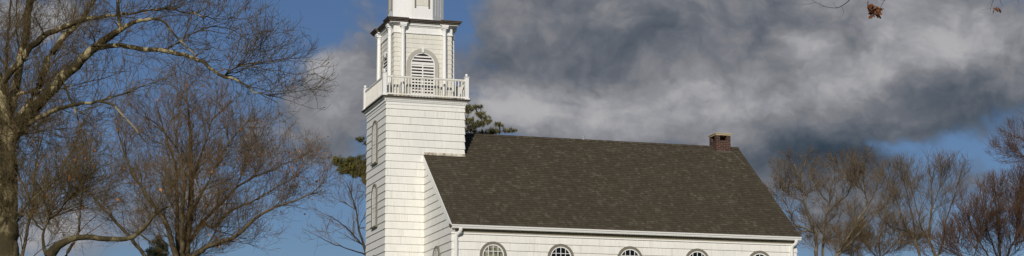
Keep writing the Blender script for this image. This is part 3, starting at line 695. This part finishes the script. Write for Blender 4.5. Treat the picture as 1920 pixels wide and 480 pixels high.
#TREES
make_tree('sycamore_tree', 'big sycamore at the left edge with mottled cream limbs reaching toward the bell tower', 'tree',
    [[(12, 800, 0, 26), (13, 480, 0, 22), (14, 330, 0, 20), (9, 260, 0, 19), (6, 200, 0, 14), (-12, 120, 0, 11), (-30, 20, .5, 8), (-40, -120, 1, 5)],
     [(22, 262, 0, 15), (60, 205, -.3, 12.5), (100, 165, -.6, 11.5), (118, 140, -.7, 11), (145, 120, -.9, 10), (180, 86, -1.2, 9), (215, 62, -1.4, 7.5), (228, 54, -1.5, 6), (262, 36, -1.7, 4.5), (300, 33, -1.9, 3.6), (322, 60, -1.9, 3), (345, 84, -1.9, 2.5), (368, 105, -2, 2)],
     [(225, 56, -1.5, 5), (222, 28, -1.6, 4.5), (220, -5, -1.8, 4), (225, -60, -1.8, 3), (230, -160, -1.8, 2)],
     [(176, 90, -1.2, 6.5), (225, 84, -1.5, 5.5), (262, 91, -1.7, 5.5), (300, 95, -1.9, 5.2), (345, 101, -2.1, 5), (382, 119, -2.3, 4.4), (420, 144, -2.5, 4), (450, 150, -2.6, 3), (475, 172, -2.7, 2.2), (520, 192, -2.8, 1.4)],
     [(420, 144, -2.5, 2.4), (450, 120, -2.4, 2), (510, 132, -2.5, 1.5), (560, 140, -2.5, 1.1), (610, 122, -2.5, .8)],
     [(300, 95, -1.9, 2.6), (330, 85, -1.8, 2.3), (372, 55, -1.6, 2), (410, 48, -1.5, 1.7), (450, 60, -1.5, 1.4), (480, 95, -1.5, 1)],
     [(5, 180, 0, 8), (3, 157, 0, 8), (20, 133, -.2, 8), (43, 110, -.4, 7.5), (67, 78, -.6, 7), (90, 63, -.8, 6.5), (117, 52, -.9, 6), (147, 42, -1.1, 5.5), (170, 34, -1.2, 4.5), (205, 28, -1.3, 4), (240, 27, -1.4, 3.2), (300, 14, -1.6, 2.8), (350, 22, -1.7, 2.3), (400, 36, -1.9, 1.8), (450, 35, -2, 1.2)],
     [(15, 235, .3, 9), (25, 170, .5, 9), (38, 120, .6, 8.5), (48, 60, .7, 8), (57, 0, .8, 7.5), (62, -70, .9, 6), (75, -160, 1, 4)],
     [(28, 240, .2, 9), (58, 188, .5, 8.5), (78, 150, .8, 8), (90, 110, 1, 7.5), (110, 80, 1.2, 6.5), (140, 50, 1.4, 6), (165, 20, 1.6, 5), (178, -5, 1.7, 4.5), (190, -80, 1.9, 3)],
     [(26, 256, 0, 6.5), (50, 233, -.6, 6), (77, 220, -1, 5.5), (110, 205, -1.4, 5), (133, 197, -1.6, 4.2), (162, 192, -1.8, 3.8), (204, 189, -2.1, 3.3), (225, 208, -2.2, 2.8), (252, 240, -2.3, 2.3), (275, 268, -2.4, 1.8), (285, 302, -2.4, 1.4)],
     [(30, 175, .4, 4), (60, 171, .2, 3.5), (95, 168, 0, 3), (140, 160, -.1, 2)],
     [(118, 142, -.7, 3.5), (125, 175, -.8, 3), (140, 200, -1, 2.5), (150, 240, -1.1, 2), (170, 260, -1.2, 1.5)]],
    45, [(90, 40, 0, 190, 120, 5), (300, 30, -1.6, 190, 90, 4.2), (490, 125, -2.3, 110, 75, 2.6), (585, 155, -2.6, 48, 50, .5), (470, 50, -2, 90, 60, 1.4), (100, 210, -.6, 160, 110, 2.6), (545, 205, -2.6, 62, 40, .9), (330, 130, -2, 160, 60, 1.4), (40, 330, 0, 110, 120, 1.2), (60, -120, 0.5, 260, 110, 2.5), (250, -110, -1, 150, 80, 1)],
    11, 'sycamore_bark', 'sycamore_twig_bark', S=3.3, dens=.80, lr=1., rise=.03, wob=.17, ang=46, leaves=90, leafsize=.07, balls=90, rmin=.0052, fill=170)
make_tree('sycamore_tree', 'dark sycamore with low horizontal limb turning up, just right of the big mottled trunk', 'tree',
    [[(70, 800, 0, 22), (72, 560, 0, 18), (84, 492, 0, 14), (98, 466, 0, 11), (118, 454, 0, 7.5), (146, 444, 0, 6.5), (187, 446, .1, 6), (225, 449, .1, 5.6), (246, 446, .1, 5.2), (263, 439, .1, 5), (276, 420, .1, 4.8), (287, 406, .1, 4.5), (300, 394, .1, 3.2), (320, 384, .1, 2), (352, 372, 0, 1.2)],
     [(88, 478, 0, 5), (79, 455, 0, 4), (79, 430, 0, 3.6), (95, 412, 0, 3), (112, 398, 0, 2.5), (125, 376, 0, 2), (150, 350, 0, 1.5)], [(79, 430, 0, 2.6), (65, 412, 0, 2.2), (40, 398, 0, 2), (25, 396, 0, 1.5)],
     [(263, 440, .1, 2.6), (282, 456, 0, 2), (305, 470, 0, 1.6), (330, 488, 0, 1)]],
    40, [(150, 330, 0, 130, 80, 2), (100, 370, 0, 90, 60, 1), (220, 380, 0, 80, 40, .7), (310, 350, 0, 50, 40, .3)], 12, 'sycamore_bark', 'sycamore_twig_bark', S=2.6, dens=.75, fill=44, lr=1., rise=.03, wob=.17, ang=46, leaves=50, leafsize=.08, rmin=.004)
make_tree('maple_tree', 'broad bare maple with many ascending stems, midway between mottled sycamore and church', 'tree',
    [[(345, 800, 0, 24), (343, 560, 0, 20), (347, 474, 0, 12), (358, 386, 0, 8), (359, 324, 0, 6.5), (357, 242, 0, 4.5), (352, 190, 0, 2.6), (345, 150, 0, 1.5)],
     [(338, 500, 0, 9), (325, 467, -.5, 8), (313, 417, -1, 6.5), (279, 374, -1.5, 5), (241, 311, -2, 3.6), (219, 242, -2.5, 2.2)],
     [(335, 480, .3, 8), (332, 430, .6, 6), (332, 367, 1, 5), (330, 305, 1.3, 4), (310, 255, 1.6, 2.8), (295, 200, 1.8, 1.8)],
     [(343, 490, -.3, 7), (341, 430, -.6, 6.5), (342, 386, -.8, 6), (346, 336, -1, 5), (330, 270, -1, 3), (325, 210, -1, 2)],
     [(355, 485, 0, 8), (391, 461, -.6, 6.5), (422, 452, -1, 6), (443, 444, -1.3, 5.5), (481, 407, -1.6, 4.6), (514, 388, -1.8, 3.8), (552, 377, -2, 3), (590, 361, -2.1, 2.2), (612, 330, -2.2, 1.3)],
     [(352, 460, .5, 6), (376, 420, .8, 5.5), (410, 385, 1.1, 4.5), (450, 345, 1.4, 3.4), (500, 322, 1.6, 2.4), (550, 300, 1.7, 1.6), (590, 280, 1.8, 1)],
     [(358, 400, -.5, 5), (385, 350, -.8, 4), (415, 290, -1, 3), (450, 240, -1.2, 2), (480, 215, -1.2, 1.3)],
     [(359, 340, .4, 4), (385, 270, .6, 3), (405, 205, .8, 2), (410, 165, .8, 1.2)],
     [(400, 430, .4, 4), (432, 394, .3, 3.6), (470, 380, 0, 3), (520, 350, -.4, 2.2), (560, 330, -.5, 1.5)],
     [(335, 520, -.4, 8), (290, 500, -1, 6), (269, 476, -1.2, 5.5), (235, 434, -1.6, 5), (212, 409, -1.9, 4.4), (187, 384, -2.2, 3.8), (150, 340, -2.5, 2.6), (120, 290, -2.8, 1.6)]],
    98, [(345, 250, 0, 130, 110, 3.4), (420, 260, 0, 110, 90, 2.2), (510, 300, 0, 100, 70, 2.1), (240, 290, 0, 120, 100, 2.2), (360, 380, 0, 130, 70, 1.4), (580, 325, -1.5, 50, 52, .6), (480, 400, -1, 90, 50, .5), (420, 330, -1, 150, 90, 1), (190, 400, 0, 120, 70, .9), (400, 455, 0, 110, 35, .4), (340, 170, 0, 75, 45, .7)],
    21, 'maple_bark', 'maple_twig_bark', S=6.2, lr=.8, rk=.0135, rise=.035, wob=.11, ang=47, dens=1.12, leaves=420, leafsize=.12, leafblob=(600, 315, 1.6, .06), rmin=.0075, fill=170)
make_tree('maple_tree', 'slender bare tree with brownish twigs standing behind the sycamores at far left', 'tree',
    [[(38, 800, 0, 10), (42, 478, 0, 5), (54, 415, 0, 4.5), (61, 385, 0, 4), (66, 330, 0, 3.2), (72, 270, 0, 2.5), (70, 200, 0, 1.5)], [(54, 415, 0, 3), (85, 360, .5, 2.4), (120, 310, .8, 1.8), (150, 260, 1, 1.2)], [(61, 385, 0, 2.5), (35, 330, -.3, 2), (15, 270, -.5, 1.4)],
     [(120, 800, 3, 9), (122, 480, 3, 5), (148, 440, 3, 4), (150, 380, 3, 3.2), (165, 310, 3, 2.2), (175, 250, 3, 1.4)]],
    85, [(80, 290, 0, 110, 110, 2), (160, 300, 2, 90, 100, 1.4), (70, 410, 0, 120, 60, .8), (20, 220, 0, 80, 90, .8)], 31, 'maple_bark', 'maple_twig_bark', S=4.2, dens=.8, lr=.8, leaves=90, leafsize=.12, rmin=.0065)
make_tree('bare_tree', 'thin bare tree with sparse fan of branches beside the tower, below the pine bough', 'tree',
    [[(705, 800, 0, 9), (700, 540, 0, 6), (686, 477, 0, 4.2), (680, 454, 0, 3.8), (672, 428, 0, 3.2), (668, 391, 0, 2.6), (655, 355, 0, 1.9), (640, 330, 0, 1.2)],
     [(680, 460, 0, 2.6), (648, 425, -.4, 2.2), (628, 410, -.6, 1.8), (600, 398, -.8, 1.3), (575, 385, -1, .9)], [(686, 478, 0, 2.8), (664, 470, -.3, 2.4), (617, 454, -.7, 1.8), (586, 438, -1, 1.3), (566, 428, -1.1, .9)],
     [(672, 430, 0, 2), (690, 390, .3, 1.7), (686, 340, .3, 1.2)], [(668, 395, 0, 1.8), (640, 375, 0, 1.3), (612, 350, 0, .9)], [(648, 425, -.4, 1.4), (610, 440, -.5, 1), (570, 455, -.5, .7)]],
    84, [(635, 395, 0, 62, 65, 2), (600, 430, 0, 45, 38, .8), (670, 340, 0, 30, 50, .6), (720, 400, 0, 60, 80, 1)], 41, 'dark_bark', 'grey_twig_bark', S=3.6, dens=.62, fill=18, lr=.75, rise=.04, rmin=.006)
make_tree('bare_tree', 'dark bare tree with upright stems crossing behind the fork of the big sycamore', 'tree',
    [[(8, 800, 0, 12), (10, 480, 0, 9), (14, 300, 0, 6), (14, 200, 0, 5), (12, 110, 0, 4.4), (18, 40, 0, 3.6), (22, -30, 0, 3)], [(14, 240, 0, 4), (36, 170, .3, 3.4), (34, 90, .4, 3), (30, 30, .4, 2.4), (34, -30, .4, 2)], [(14, 300, 0, 4), (60, 210, 0, 3), (85, 140, .2, 2.4), (130, 60, .3, 1.8), (150, -20, .3, 1.3)], [(12, 130, 0, 3), (-20, 60, 0, 2), (-40, 0, 0, 1.4)]],
    60, [(50, 60, 0, 110, 100, 2), (30, 170, 0, 90, 80, 1), (130, 110, 0, 100, 90, 1.2), (60, -80, 0, 120, 80, 1), (110, 230, 0, 100, 60, .7)], 35, 'dark_bark', 'sycamore_twig_bark', S=3.4, dens=.75, fill=60, leaves=40, leafsize=.09, rmin=.0055)
# right-hand group
R = 'bare trees beyond the east end of the church'
make_tree('bare_tree', 'pale barked bare tree rising right behind the roof corner', 'tree',
    [[(1534, 800, 0, 12), (1531, 560, 0, 8), (1530, 478, 0, 6.5), (1531, 439, 0, 6), (1514, 402, 0, 5), (1507, 370, 0, 4.4), (1499, 343, 0, 3.6), (1493, 315, 0, 2.4), (1478, 292, 0, 1.3)],
     [(1531, 439, 0, 4.5), (1512, 427, -.3, 3.6), (1489, 423, -.5, 3.2), (1482, 398, -.6, 2.8), (1468, 375, -.7, 2.2), (1464, 340, -.8, 1.5), (1450, 310, -.8, 1)],
     [(1499, 345, 0, 2.4), (1508, 315, .2, 2), (1514, 292, .3, 1.3)], [(1507, 372, 0, 2.6), (1524, 345, .3, 2), (1540, 325, .4, 1.3)], [(1482, 400, -.6, 2), (1455, 385, -.7, 1.5), (1438, 360, -.8, 1)]],
    92, [(1490, 325, 0, 62, 48, 2.2), (1515, 305, 0, 35, 28, .9), (1470, 375, 0, 45, 50, 1), (1500, 430, 0, 60, 50, .8), (1445, 345, 0, 25, 35, .4)], 51, 'pale_bark', 'grey_twig_bark', dens=.80, fill=55, S=2.9, lr=.62, rise=0.05, rmin=.006, group=R)
make_tree('bare_tree', 'bare tree with an S-curved stem beside the pale one, nearest the gutter end', 'tree',
    [[(1556, 800, 0, 10), (1553, 540, 0, 7), (1542, 478, 0, 5), (1545, 443, 0, 4.6), (1550, 400, 0, 4), (1558, 385, 0, 3.5), (1532, 356, 0, 2.6), (1519, 320, 0, 1.8), (1512, 297, 0, 1.1)],
     [(1550, 402, 0, 3), (1567, 384, 0, 3), (1590, 365, 0, 2.6), (1596, 340, 0, 2.2), (1584, 318, 0, 1.6), (1575, 340, 0, 1)], [(1545, 440, 0, 2), (1530, 420, 0, 1.6), (1512, 410, 0, 1.2)], [(1590, 365, 0, 1.8), (1600, 325, 0, 1.4), (1592, 298, 0, 1)]],
    97, [(1560, 335, 0, 45, 45, 1.6), (1590, 310, 0, 30, 28, .8), (1550, 410, 0, 60, 55, 1)], 52, 'pale_bark', 'grey_twig_bark', dens=.80, fill=55, S=2.8, lr=.62, rise=0.05, rmin=.006, group=R)
make_tree('bare_tree', 'tall leaning bare tree with long parallel limbs sweeping up to the right', 'tree',
    [[(1552, 800, 0, 12), (1556, 560, 0, 8), (1567, 478, 0, 5.2), (1595, 439, 0, 4.4), (1609, 411, 0, 3.8), (1632, 379, 0, 3), (1645, 350, 0, 2.2), (1655, 320, 0, 1.4)],
     [(1567, 480, 0, 4.4), (1600, 440, .4, 3.6), (1616, 411, .6, 3.2), (1627, 384, .8, 2.8), (1618, 338, .9, 2.2), (1620, 310, 1, 1.8), (1632, 278, 1, 1.1)],
     [(1567, 482, 0, 4), (1600, 450, -.4, 3.4), (1632, 411, -.6, 2.6), (1668, 375, -.8, 1.7), (1690, 340, -.9, 1)], [(1620, 312, 1, 1.2), (1605, 290, 1, .9)]],
    95, [(1620, 320, 0, 42, 48, 1.8), (1650, 360, 0, 48, 50, 1.2), (1600, 430, 0, 70, 50, 1)], 53, 'pale_bark', 'grey_twig_bark', dens=.80, fill=55, S=3.0, lr=.62, rise=0.07, rmin=.006, group=R)
make_tree('bare_tree', 'wide vase-shaped bare tree with straight forked stems, middle of the right-hand trees', 'tree',
    [[(1756, 800, 0, 14), (1757, 520, 0, 8), (1754, 478, 0, 5.5), (1743, 453, 0, 4.8), (1743, 420, 0, 4.2), (1747, 393, 0, 3.6), (1747, 352, 0, 2.8), (1743, 315, 0, 1.8), (1740, 290, 0, 1)],
     [(1756, 484, 0, 4.5), (1768, 457, .3, 3.6), (1772, 420, .5, 3), (1785, 380, .7, 2.2), (1800, 335, .9, 1.5), (1806, 300, .9, .9)],
     [(1743, 453, 0, 3.4), (1727, 425, -.3, 2.8), (1715, 375, -.5, 2.2), (1706, 335, -.6, 1.6), (1700, 300, -.6, 1)], [(1758, 480, 0, 3), (1784, 457, .2, 2.4), (1812, 446, .3, 1.6), (1830, 425, .4, 1)], [(1747, 395, 0, 2.2), (1762, 350, .2, 1.6), (1775, 305, .3, 1)]],
    96, [(1750, 340, 0, 62, 55, 2.4), (1790, 350, 0, 45, 60, 1.4), (1710, 340, 0, 40, 45, 1.2), (1760, 430, 0, 70, 40, .7)], 54, 'maple_bark', 'grey_twig_bark', dens=.80, fill=55, S=3.5, lr=.62, rise=0.1, rmin=.006, group=R)
make_tree('bare_tree', 'bare tree leaning left with long oblique limbs, between the leaning and the vase-shaped trees', 'tree',
    [[(1728, 800, 0, 12), (1727, 540, 0, 7), (1724, 478, 0, 5), (1717, 453, 0, 4.6), (1701, 434, 0, 3.6), (1690, 400, 0, 2.8), (1674, 356, 0, 2.2), (1660, 325, 0, 1.3)], [(1717, 453, 0, 3.4), (1712, 410, .3, 2.8), (1702, 370, .4, 2), (1690, 320, .5, 1.3), (1686, 300, .5, 1)],
     [(1701, 434, 0, 2.4), (1670, 425, -.3, 1.8), (1645, 400, -.5, 1.2)]],
    91, [(1680, 350, 0, 45, 50, 1.8), (1700, 320, 0, 35, 32, .8), (1680, 420, 0, 60, 40, .8)], 55, 'maple_bark', 'grey_twig_bark', dens=.80, fill=55, S=3.0, lr=.62, rise=0.09, rmin=.006, group=R)
make_tree('bare_tree', 'low brown bare tree filling the gap under the other right-hand trees', 'tree',
    [[(1650, 800, 0, 8), (1652, 540, 0, 5), (1650, 480, 0, 3), (1648, 450, 0, 2.4), (1655, 420, 0, 1.5)], [(1650, 490, 0, 2.4), (1625, 460, 0, 1.8), (1610, 430, 0, 1.1)], [(1650, 485, 0, 2.4), (1680, 455, 0, 1.8), (1700, 430, 0, 1.1)], [(1652, 540, 0, 2.6), (1590, 470, 0, 1.8), (1570, 440, 0, 1)]],
    120, [(1650, 440, 0, 60, 42, 2), (1600, 460, 0, 55, 40, 1), (1700, 460, 0, 60, 40, 1)], 56, 'dark_bark', 'maple_twig_bark', S=3.2, lr=.7, rise=.06, rmin=.0075, group=R)
make_tree('crabapple_tree', 'dense reddish twiggy tree at the right edge', 'tree',
    [[(1880, 800, 0, 12), (1878, 540, 0, 8), (1876, 490, 0, 5), (1872, 430, 0, 3.6), (1866, 370, 0, 2.6), (1862, 320, 0, 1.4)], [(1877, 520, 0, 4), (1840, 460, 0, 3), (1815, 410, .2, 2.2), (1800, 360, .3, 1.3)], [(1877, 510, 0, 4), (1905, 440, 0, 3), (1915, 370, 0, 2.2), (1910, 300, 0, 1.4)],
     [(1877, 530, 0, 3.5), (1820, 490, -.5, 2.6), (1770, 465, -.8, 1.8), (1735, 440, -1, 1)], [(1876, 500, .4, 3), (1850, 430, .6, 2.4), (1840, 370, .7, 1.8), (1832, 325, .8, 1)], [(1820, 500, -.5, 2.2), (1850, 400, -.6, 1.8), (1885, 330, -.7, 1.2)]],
    72, [(1875, 400, 0, 75, 75, 2.2), (1830, 420, 0, 45, 60, 1), (1905, 345, 0, 40, 40, .8), (1840, 430, 0, 70, 50, 1.6), (1800, 460, 0, 75, 32, .9), (1900, 440, 0, 60, 60, 1.5), (1960, 380, 0, 60, 90, 1.4)], 61, 'dark_bark', 'red_twig_bark', S=3., fill=120, dens=1.0, rise=.10, lr=.7, rmin=.0055)
make_tree('bare_tree', 'bare dark boughs coming in from beyond the right edge, above the reddish tree', 'tree',
    [[(2090, 800, 0, 18), (2080, 520, 0, 14), (2050, 400, 0, 10), (2020, 330, 0, 7), (1985, 300, 0, 4.5), (1950, 285, 0, 2.5), (1920, 262, 0, 1.8), (1890, 250, 0, 1.2), (1868, 240, 0, .8)], [(2020, 330, 0, 5), (1990, 270, .3, 3.5), (1950, 235, .4, 2), (1925, 215, .5, 1.2), (1905, 205, .5, .8)],
     [(1985, 300, 0, 3), (1945, 300, -.2, 1.8), (1905, 290, -.3, 1.3), (1870, 290, -.3, .9)], [(2050, 400, 0, 6), (2060, 250, 0, 4), (2050, 120, 0, 2)]],
    58, [(1925, 262, 0, 50, 42, 1.6), (1890, 278, 0, 42, 32, .8), (2030, 220, 0, 90, 100, 2.4)], 62, 'dark_bark', 'red_twig_bark', S=2.4, dens=.95, fill=70, rise=.06, lr=.8, rmin=.004)

# evergreens: limbs with tufts of needles
def tufts(cent, n_need, length, rng, width=.006, up_bias=.35):
    nt_ = len(cent); q = np.repeat(cent, n_need, axis=0); d = unit(rng.normal(size=q.shape)+np.array([0, 0, up_bias])); L = length*(.6+.6*rng.random((len(q), 1)))
    s = unit(np.cross(d, rng.normal(size=q.shape)))*width
    v = np.stack([q-s, q+s, q+d*L+s*.3, q+d*L-s*.3], 1).reshape(-1, 3)
    return v, np.arange(len(q)*4).reshape(-1, 4)
def make_pine(name, label, trunk, limbs, D, clumps, seed, needle, nlen, nn, width, group=None):
    rng = np.random.default_rng(seed); T = poly(trunk, D); base = T[0][:3].copy(); base[2] = gz(base[0], base[1])-.2; T = np.vstack([[*base, T[0][3]*1.2], T])
    root = empty(name, tuple(base)); tag(root, label, 'tree', group)
    ch = []
    def addline(P):
        A, B = P[:-1, :3], P[1:, :3]; d = unit(B-A); ch.append(seg_mesh(A, B, P[:-1, 3], P[1:, 3], d, d, 8))
    T = resample(T, .5); addline(T)
    mesh_quads('trunk', ch, 'dark_bark', root); ch = []
    ends = []
    allp = [T]
    for l in limbs:
        P = resample(poly(l, D), .25); addline(P); allp.append(P)
    nodes = np.vstack(allp)[:, :3]
    for (x, y, dz, rx, ry, n) in clumps:
        c0 = at(x, y, D+dz); k = (D+dz)/F_PX; hf = np.array([math.sin(YAW), math.cos(YAW), 0])
        q = unit(rng.normal(size=(n, 3)))*rng.random((n, 1))**.45
        pts = c0+q[:, :1]*rx*k*rt0+q[:, 1:2]*(rx+ry)/2*k*hf+q[:, 2:3]*ry*k*np.array([0, 0, 1.]); ends.append(pts)
        nd = nodes[((nodes[None]-pts[:, None])**2).sum(2).argmin(1)]; mid = (nd+pts)/2-np.array([0, 0, .08])
        r = np.full(n, .012); ch.append(seg_mesh(nd, mid, r*1.2, r, unit(mid-nd), unit(mid-nd), 3)); ch.append(seg_mesh(mid, pts, r, r*.5, unit(pts-mid), unit(pts-mid), 3))
    mesh_quads('limbs', ch, 'dark_bark', root)
    v, f = tufts(np.concatenate(ends), nn, nlen, rng, width)
    mesh_quads('crown', [(v, f)], needle, root, False)
    return root
make_pine('pine_tree', 'tall green pine behind the bell tower, boughs showing on both sides', [(775, 800, 0, 14), (772, 480, 0, 11), (770, 330, 0, 8), (775, 240, 0, 5), (790, 200, 0, 2.5)],
    [[(770, 360, 0, 4), (730, 345, 0, 3.2), (690, 330, 0, 2.6), (655, 316, 0, 1.8), (625, 300, 0, 1)], [(771, 330, 0, 3), (720, 285, 0, 2), (678, 264, 0, 1)],
     [(772, 300, 0, 4), (820, 270, -.3, 3), (865, 248, -.5, 2.2), (890, 238, -.5, 1.6), (918, 230, -.5, .9)], [(774, 260, 0, 3), (830, 230, .2, 2.2), (870, 212, .4, 1.5), (900, 200, .4, .8)],
     [(772, 310, .3, 3.5), (840, 285, .6, 2.6), (890, 262, .8, 1.8), (930, 248, .9, 1.2), (962, 245, .9, .7)], [(772, 400, 0, 3.4), (720, 380, 0, 2.6), (695, 350, 0, 1.5)], [(774, 300, 1, 3), (800, 260, 1.5, 2), (815, 240, 2, 1)]],
    95, [(636, 303, 0, 15, 11, 60), (658, 310, 0, 22, 17, 170), (680, 312, 0, 20, 22, 220), (700, 325, 0, 22, 26, 160), (688, 336, 0, 10, 12, 70), (644, 320, 0, 14, 7, 40), (666, 326, 0, 12, 8, 50), (677, 262, 0, 8, 5, 18), (690, 268, 0, 10, 5, 14),
         (878, 206, .4, 15, 10, 36), (895, 200, .4, 10, 5, 14), (903, 216, 0, 13, 7, 24), (876, 226, -.2, 14, 9, 30), (896, 232, -.5, 20, 6, 38), (915, 226, -.5, 8, 8, 16), (882, 244, 0, 18, 8, 34), (905, 250, .5, 18, 5, 34), (924, 247, .8, 16, 6, 36), (937, 234, .9, 11, 5, 16), (954, 245, .9, 15, 4, 20),
         (760, 300, 0, 80, 60, 300), (800, 240, 0, 50, 35, 160)], 71, 'pine_needle', .15, 26, .009)
make_pine('spruce_tree', 'small dark bushy evergreen at the foot of the broad maple', [(295, 800, 0, 10), (296, 560, 0, 5), (297, 480, 0, 3), (298, 436, 0, 1)],
    [[(297, 470, 0, 1.5), (280, 468, 0, .8)], [(297, 465, 0, 1.5), (315, 464, 0, .8)], [(297, 500, 0, 2), (265, 500, 0, 1)], [(297, 505, 0, 2), (328, 503, 0, 1)]],
    108, [(298, 446, 0, 6, 6, 20), (293, 456, 0, 14, 7, 50), (305, 462, 0, 12, 8, 50), (294, 472, 0, 24, 9, 130), (296, 486, 0, 30, 10, 160), (296, 520, 0, 34, 24, 200), (296, 600, 0, 50, 60, 300)], 72, 'spruce_needle', .16, 22, .010)

# near oak standing right of the view, one bough hanging over it with a few dry leaves
def make_oak():
    D = 20; rng = np.random.default_rng(5)
    bp = at(2330, 700, D); bp[2] = gz(bp[0], bp[1])-.2; root = empty('oak_tree', tuple(bp)); tag(root, 'near oak whose leafy twigs hang in from above the top right edge', 'tree')
    T = np.vstack([[*bp, .26], poly([(2330, 400, 0, 36), (2325, 100, 0, 31), (2310, -120, 0, 26), (2290, -400, 0, 18), (2280, -700, 0, 10)], D)])
    def line(P, k, ch):
        A, B = P[:-1, :3], P[1:, :3]; d = unit(B-A); dd = np.vstack([d, d[-1:]]); dd[1:-1] = unit(d[:-1]+d[1:]); ch.append(seg_mesh(A, B, P[:-1, 3], P[1:, 3], dd[:-1], dd[1:], k))
    ch = []; line(resample(T, .3), 12, ch)
    bough = [(2315, -60, 0, 16), (2200, -130, 0, 12), (2050, -120, 0, 9), (1900, -95, 0, 7), (1760, -85, 0, 5), (1640, -70, 0, 3.6), (1560, -45, 0, 2.4)]
    line(resample(poly(bough, D), .12), 8, ch)
    for l in ([(2290, -350, 0, 12), (2150, -520, .5, 8), (2000, -600, .8, 4)], [(2300, -200, 0, 12), (2450, -350, 0, 8), (2600, -420, 0, 4)], [(2290, -450, 0, 10), (2400, -650, -1, 6), (2420, -800, -1, 3)]): line(resample(poly(l, D), .2), 8, ch)
    mesh_quads('trunk', ch, 'dark_bark', root); ch = []
    tw = [[(1640, -70, 0, 2.6), (1618, -35, 0, 2), (1598, -6, 0, 1.7), (1588, 5, 0, 1.5), (1577, 12, 0, 1.4), (1570, 15.5, 0, 1.3), (1558, 14.5, 0, 1.1), (1545, 12, 0, 1), (1535, 7, 0, .9), (1525, 2, 0, .8), (1518, -3, 0, .7)],
          [(1570, 15.5, 0, .8), (1564, 9, 0, .7), (1563, 4, 0, .6)], [(1577, 12, 0, .9), (1582, 19, 0, .8), (1584, 25, 0, .7), (1581, 29, 0, .6), (1577, 32, 0, .5)], [(1530, 4, 0, .8), (1519, 7, 0, .7), (1510, 8.5, 0, .6), (1502, 8.5, 0, .5)],
          [(1545, 12, 0, .7), (1540, 13, 0, .6), (1535, 13, 0, .5)], [(1538, 8, 0, .7), (1539, 3, 0, .5)],
          [(1700, -80, 0, 2), (1680, -40, 0, 1.6), (1664, -10, 0, 1.3), (1657, 2, 0, 1.1), (1653, 9, 0, 1), (1650, 16, 0, .9)], [(1672, -8, 0, .9), (1660, 1, 0, .8), (1652, 3, 0, .7), (1648, -2, 0, .6)],
          [(1900, -95, 0, 2.2), (1878, -45, 0, 1.6), (1866, -10, 0, 1.2), (1861, 4, 0, 1), (1858, 12, 0, .9), (1857, 20, 0, .8)], [(1857, 16, 0, .7), (1850, 17, 0, .6), (1841, 18, 0, .5)], [(1880, -40, 0, 1.2), (1873, -3, 0, .9), (1878, 8, 0, .8), (1880, 12, 0, .6)], [(1860, 10, 0, .6), (1868, 12, 0, .5), (1876, 18, 0, .4)],
          [(1930, -80, 0, 1.3), (1906, -20, 0, .9), (1908, 3, 0, .8), (1912, 9, 0, .6)]]
    for l in tw: line(resample(poly(l, D), .03), 5, ch)
    for k in range(160):        # upper twigs out of view
        a = at(1620+rng.random()*900, -110-rng.random()*600, D+rng.normal()*1.0); d = unit(rng.normal(size=3)+np.array([0, 0, .5])); P = np.array([[*(a+d*s), .012*(1-s/1.3)] for s in (0, .4, .8, 1.2)]); line(P, 4, ch)
    mesh_quads('twigs', ch, 'dark_bark', root)
    V_ = []; F_ = []
    prof = [(0, 0), (.12, .10), (.2, .05), (.32, .24), (.42, .10), (.55, .30), (.64, .12), (.80, .20), (.88, .08), (1, 0)]
    def leaf(c, d, s, curl):
        d = unit(d); w = unit(np.cross(d, rng.normal(size=3))); nrm = np.cross(d, w); o = len(V_)
        for t, h in prof:
            for sg in (-1, 0, 1): V_.append(c+d*s*t+w*sg*h*s*1.15+nrm*(curl*s*(t*t+ (sg*h)**2*6)))
        for i in range(len(prof)-1):
            for j in (0, 1): F_.append((o+i*3+j, o+i*3+j+1, o+i*3+4+j, o+i*3+3+j))
    for k in range(46):
        c = at(1638+rng.normal()*5.5, 18+rng.normal()*4, D+rng.normal()*.02); leaf(c, rt0*rng.normal()*.8+np.array([0, 0, -.35+rng.normal()*.6])+rng.normal(size=3)*.2, .055+.035*rng.random(), rng.normal()*.25)
    for x, y in ((1868, 12), (1872, 14), (1861, 14), (1864, 17)): leaf(at(x, y, D), rt0*(.5+rng.normal()*.5)+np.array([0, 0, -.6])+rng.normal(size=3)*.3, .05+.025*rng.random(), .25)
    mesh_quads('dead_leaves', [(np.array(V_), np.array(F_))], 'oak_leaf', root, False)
make_oak()
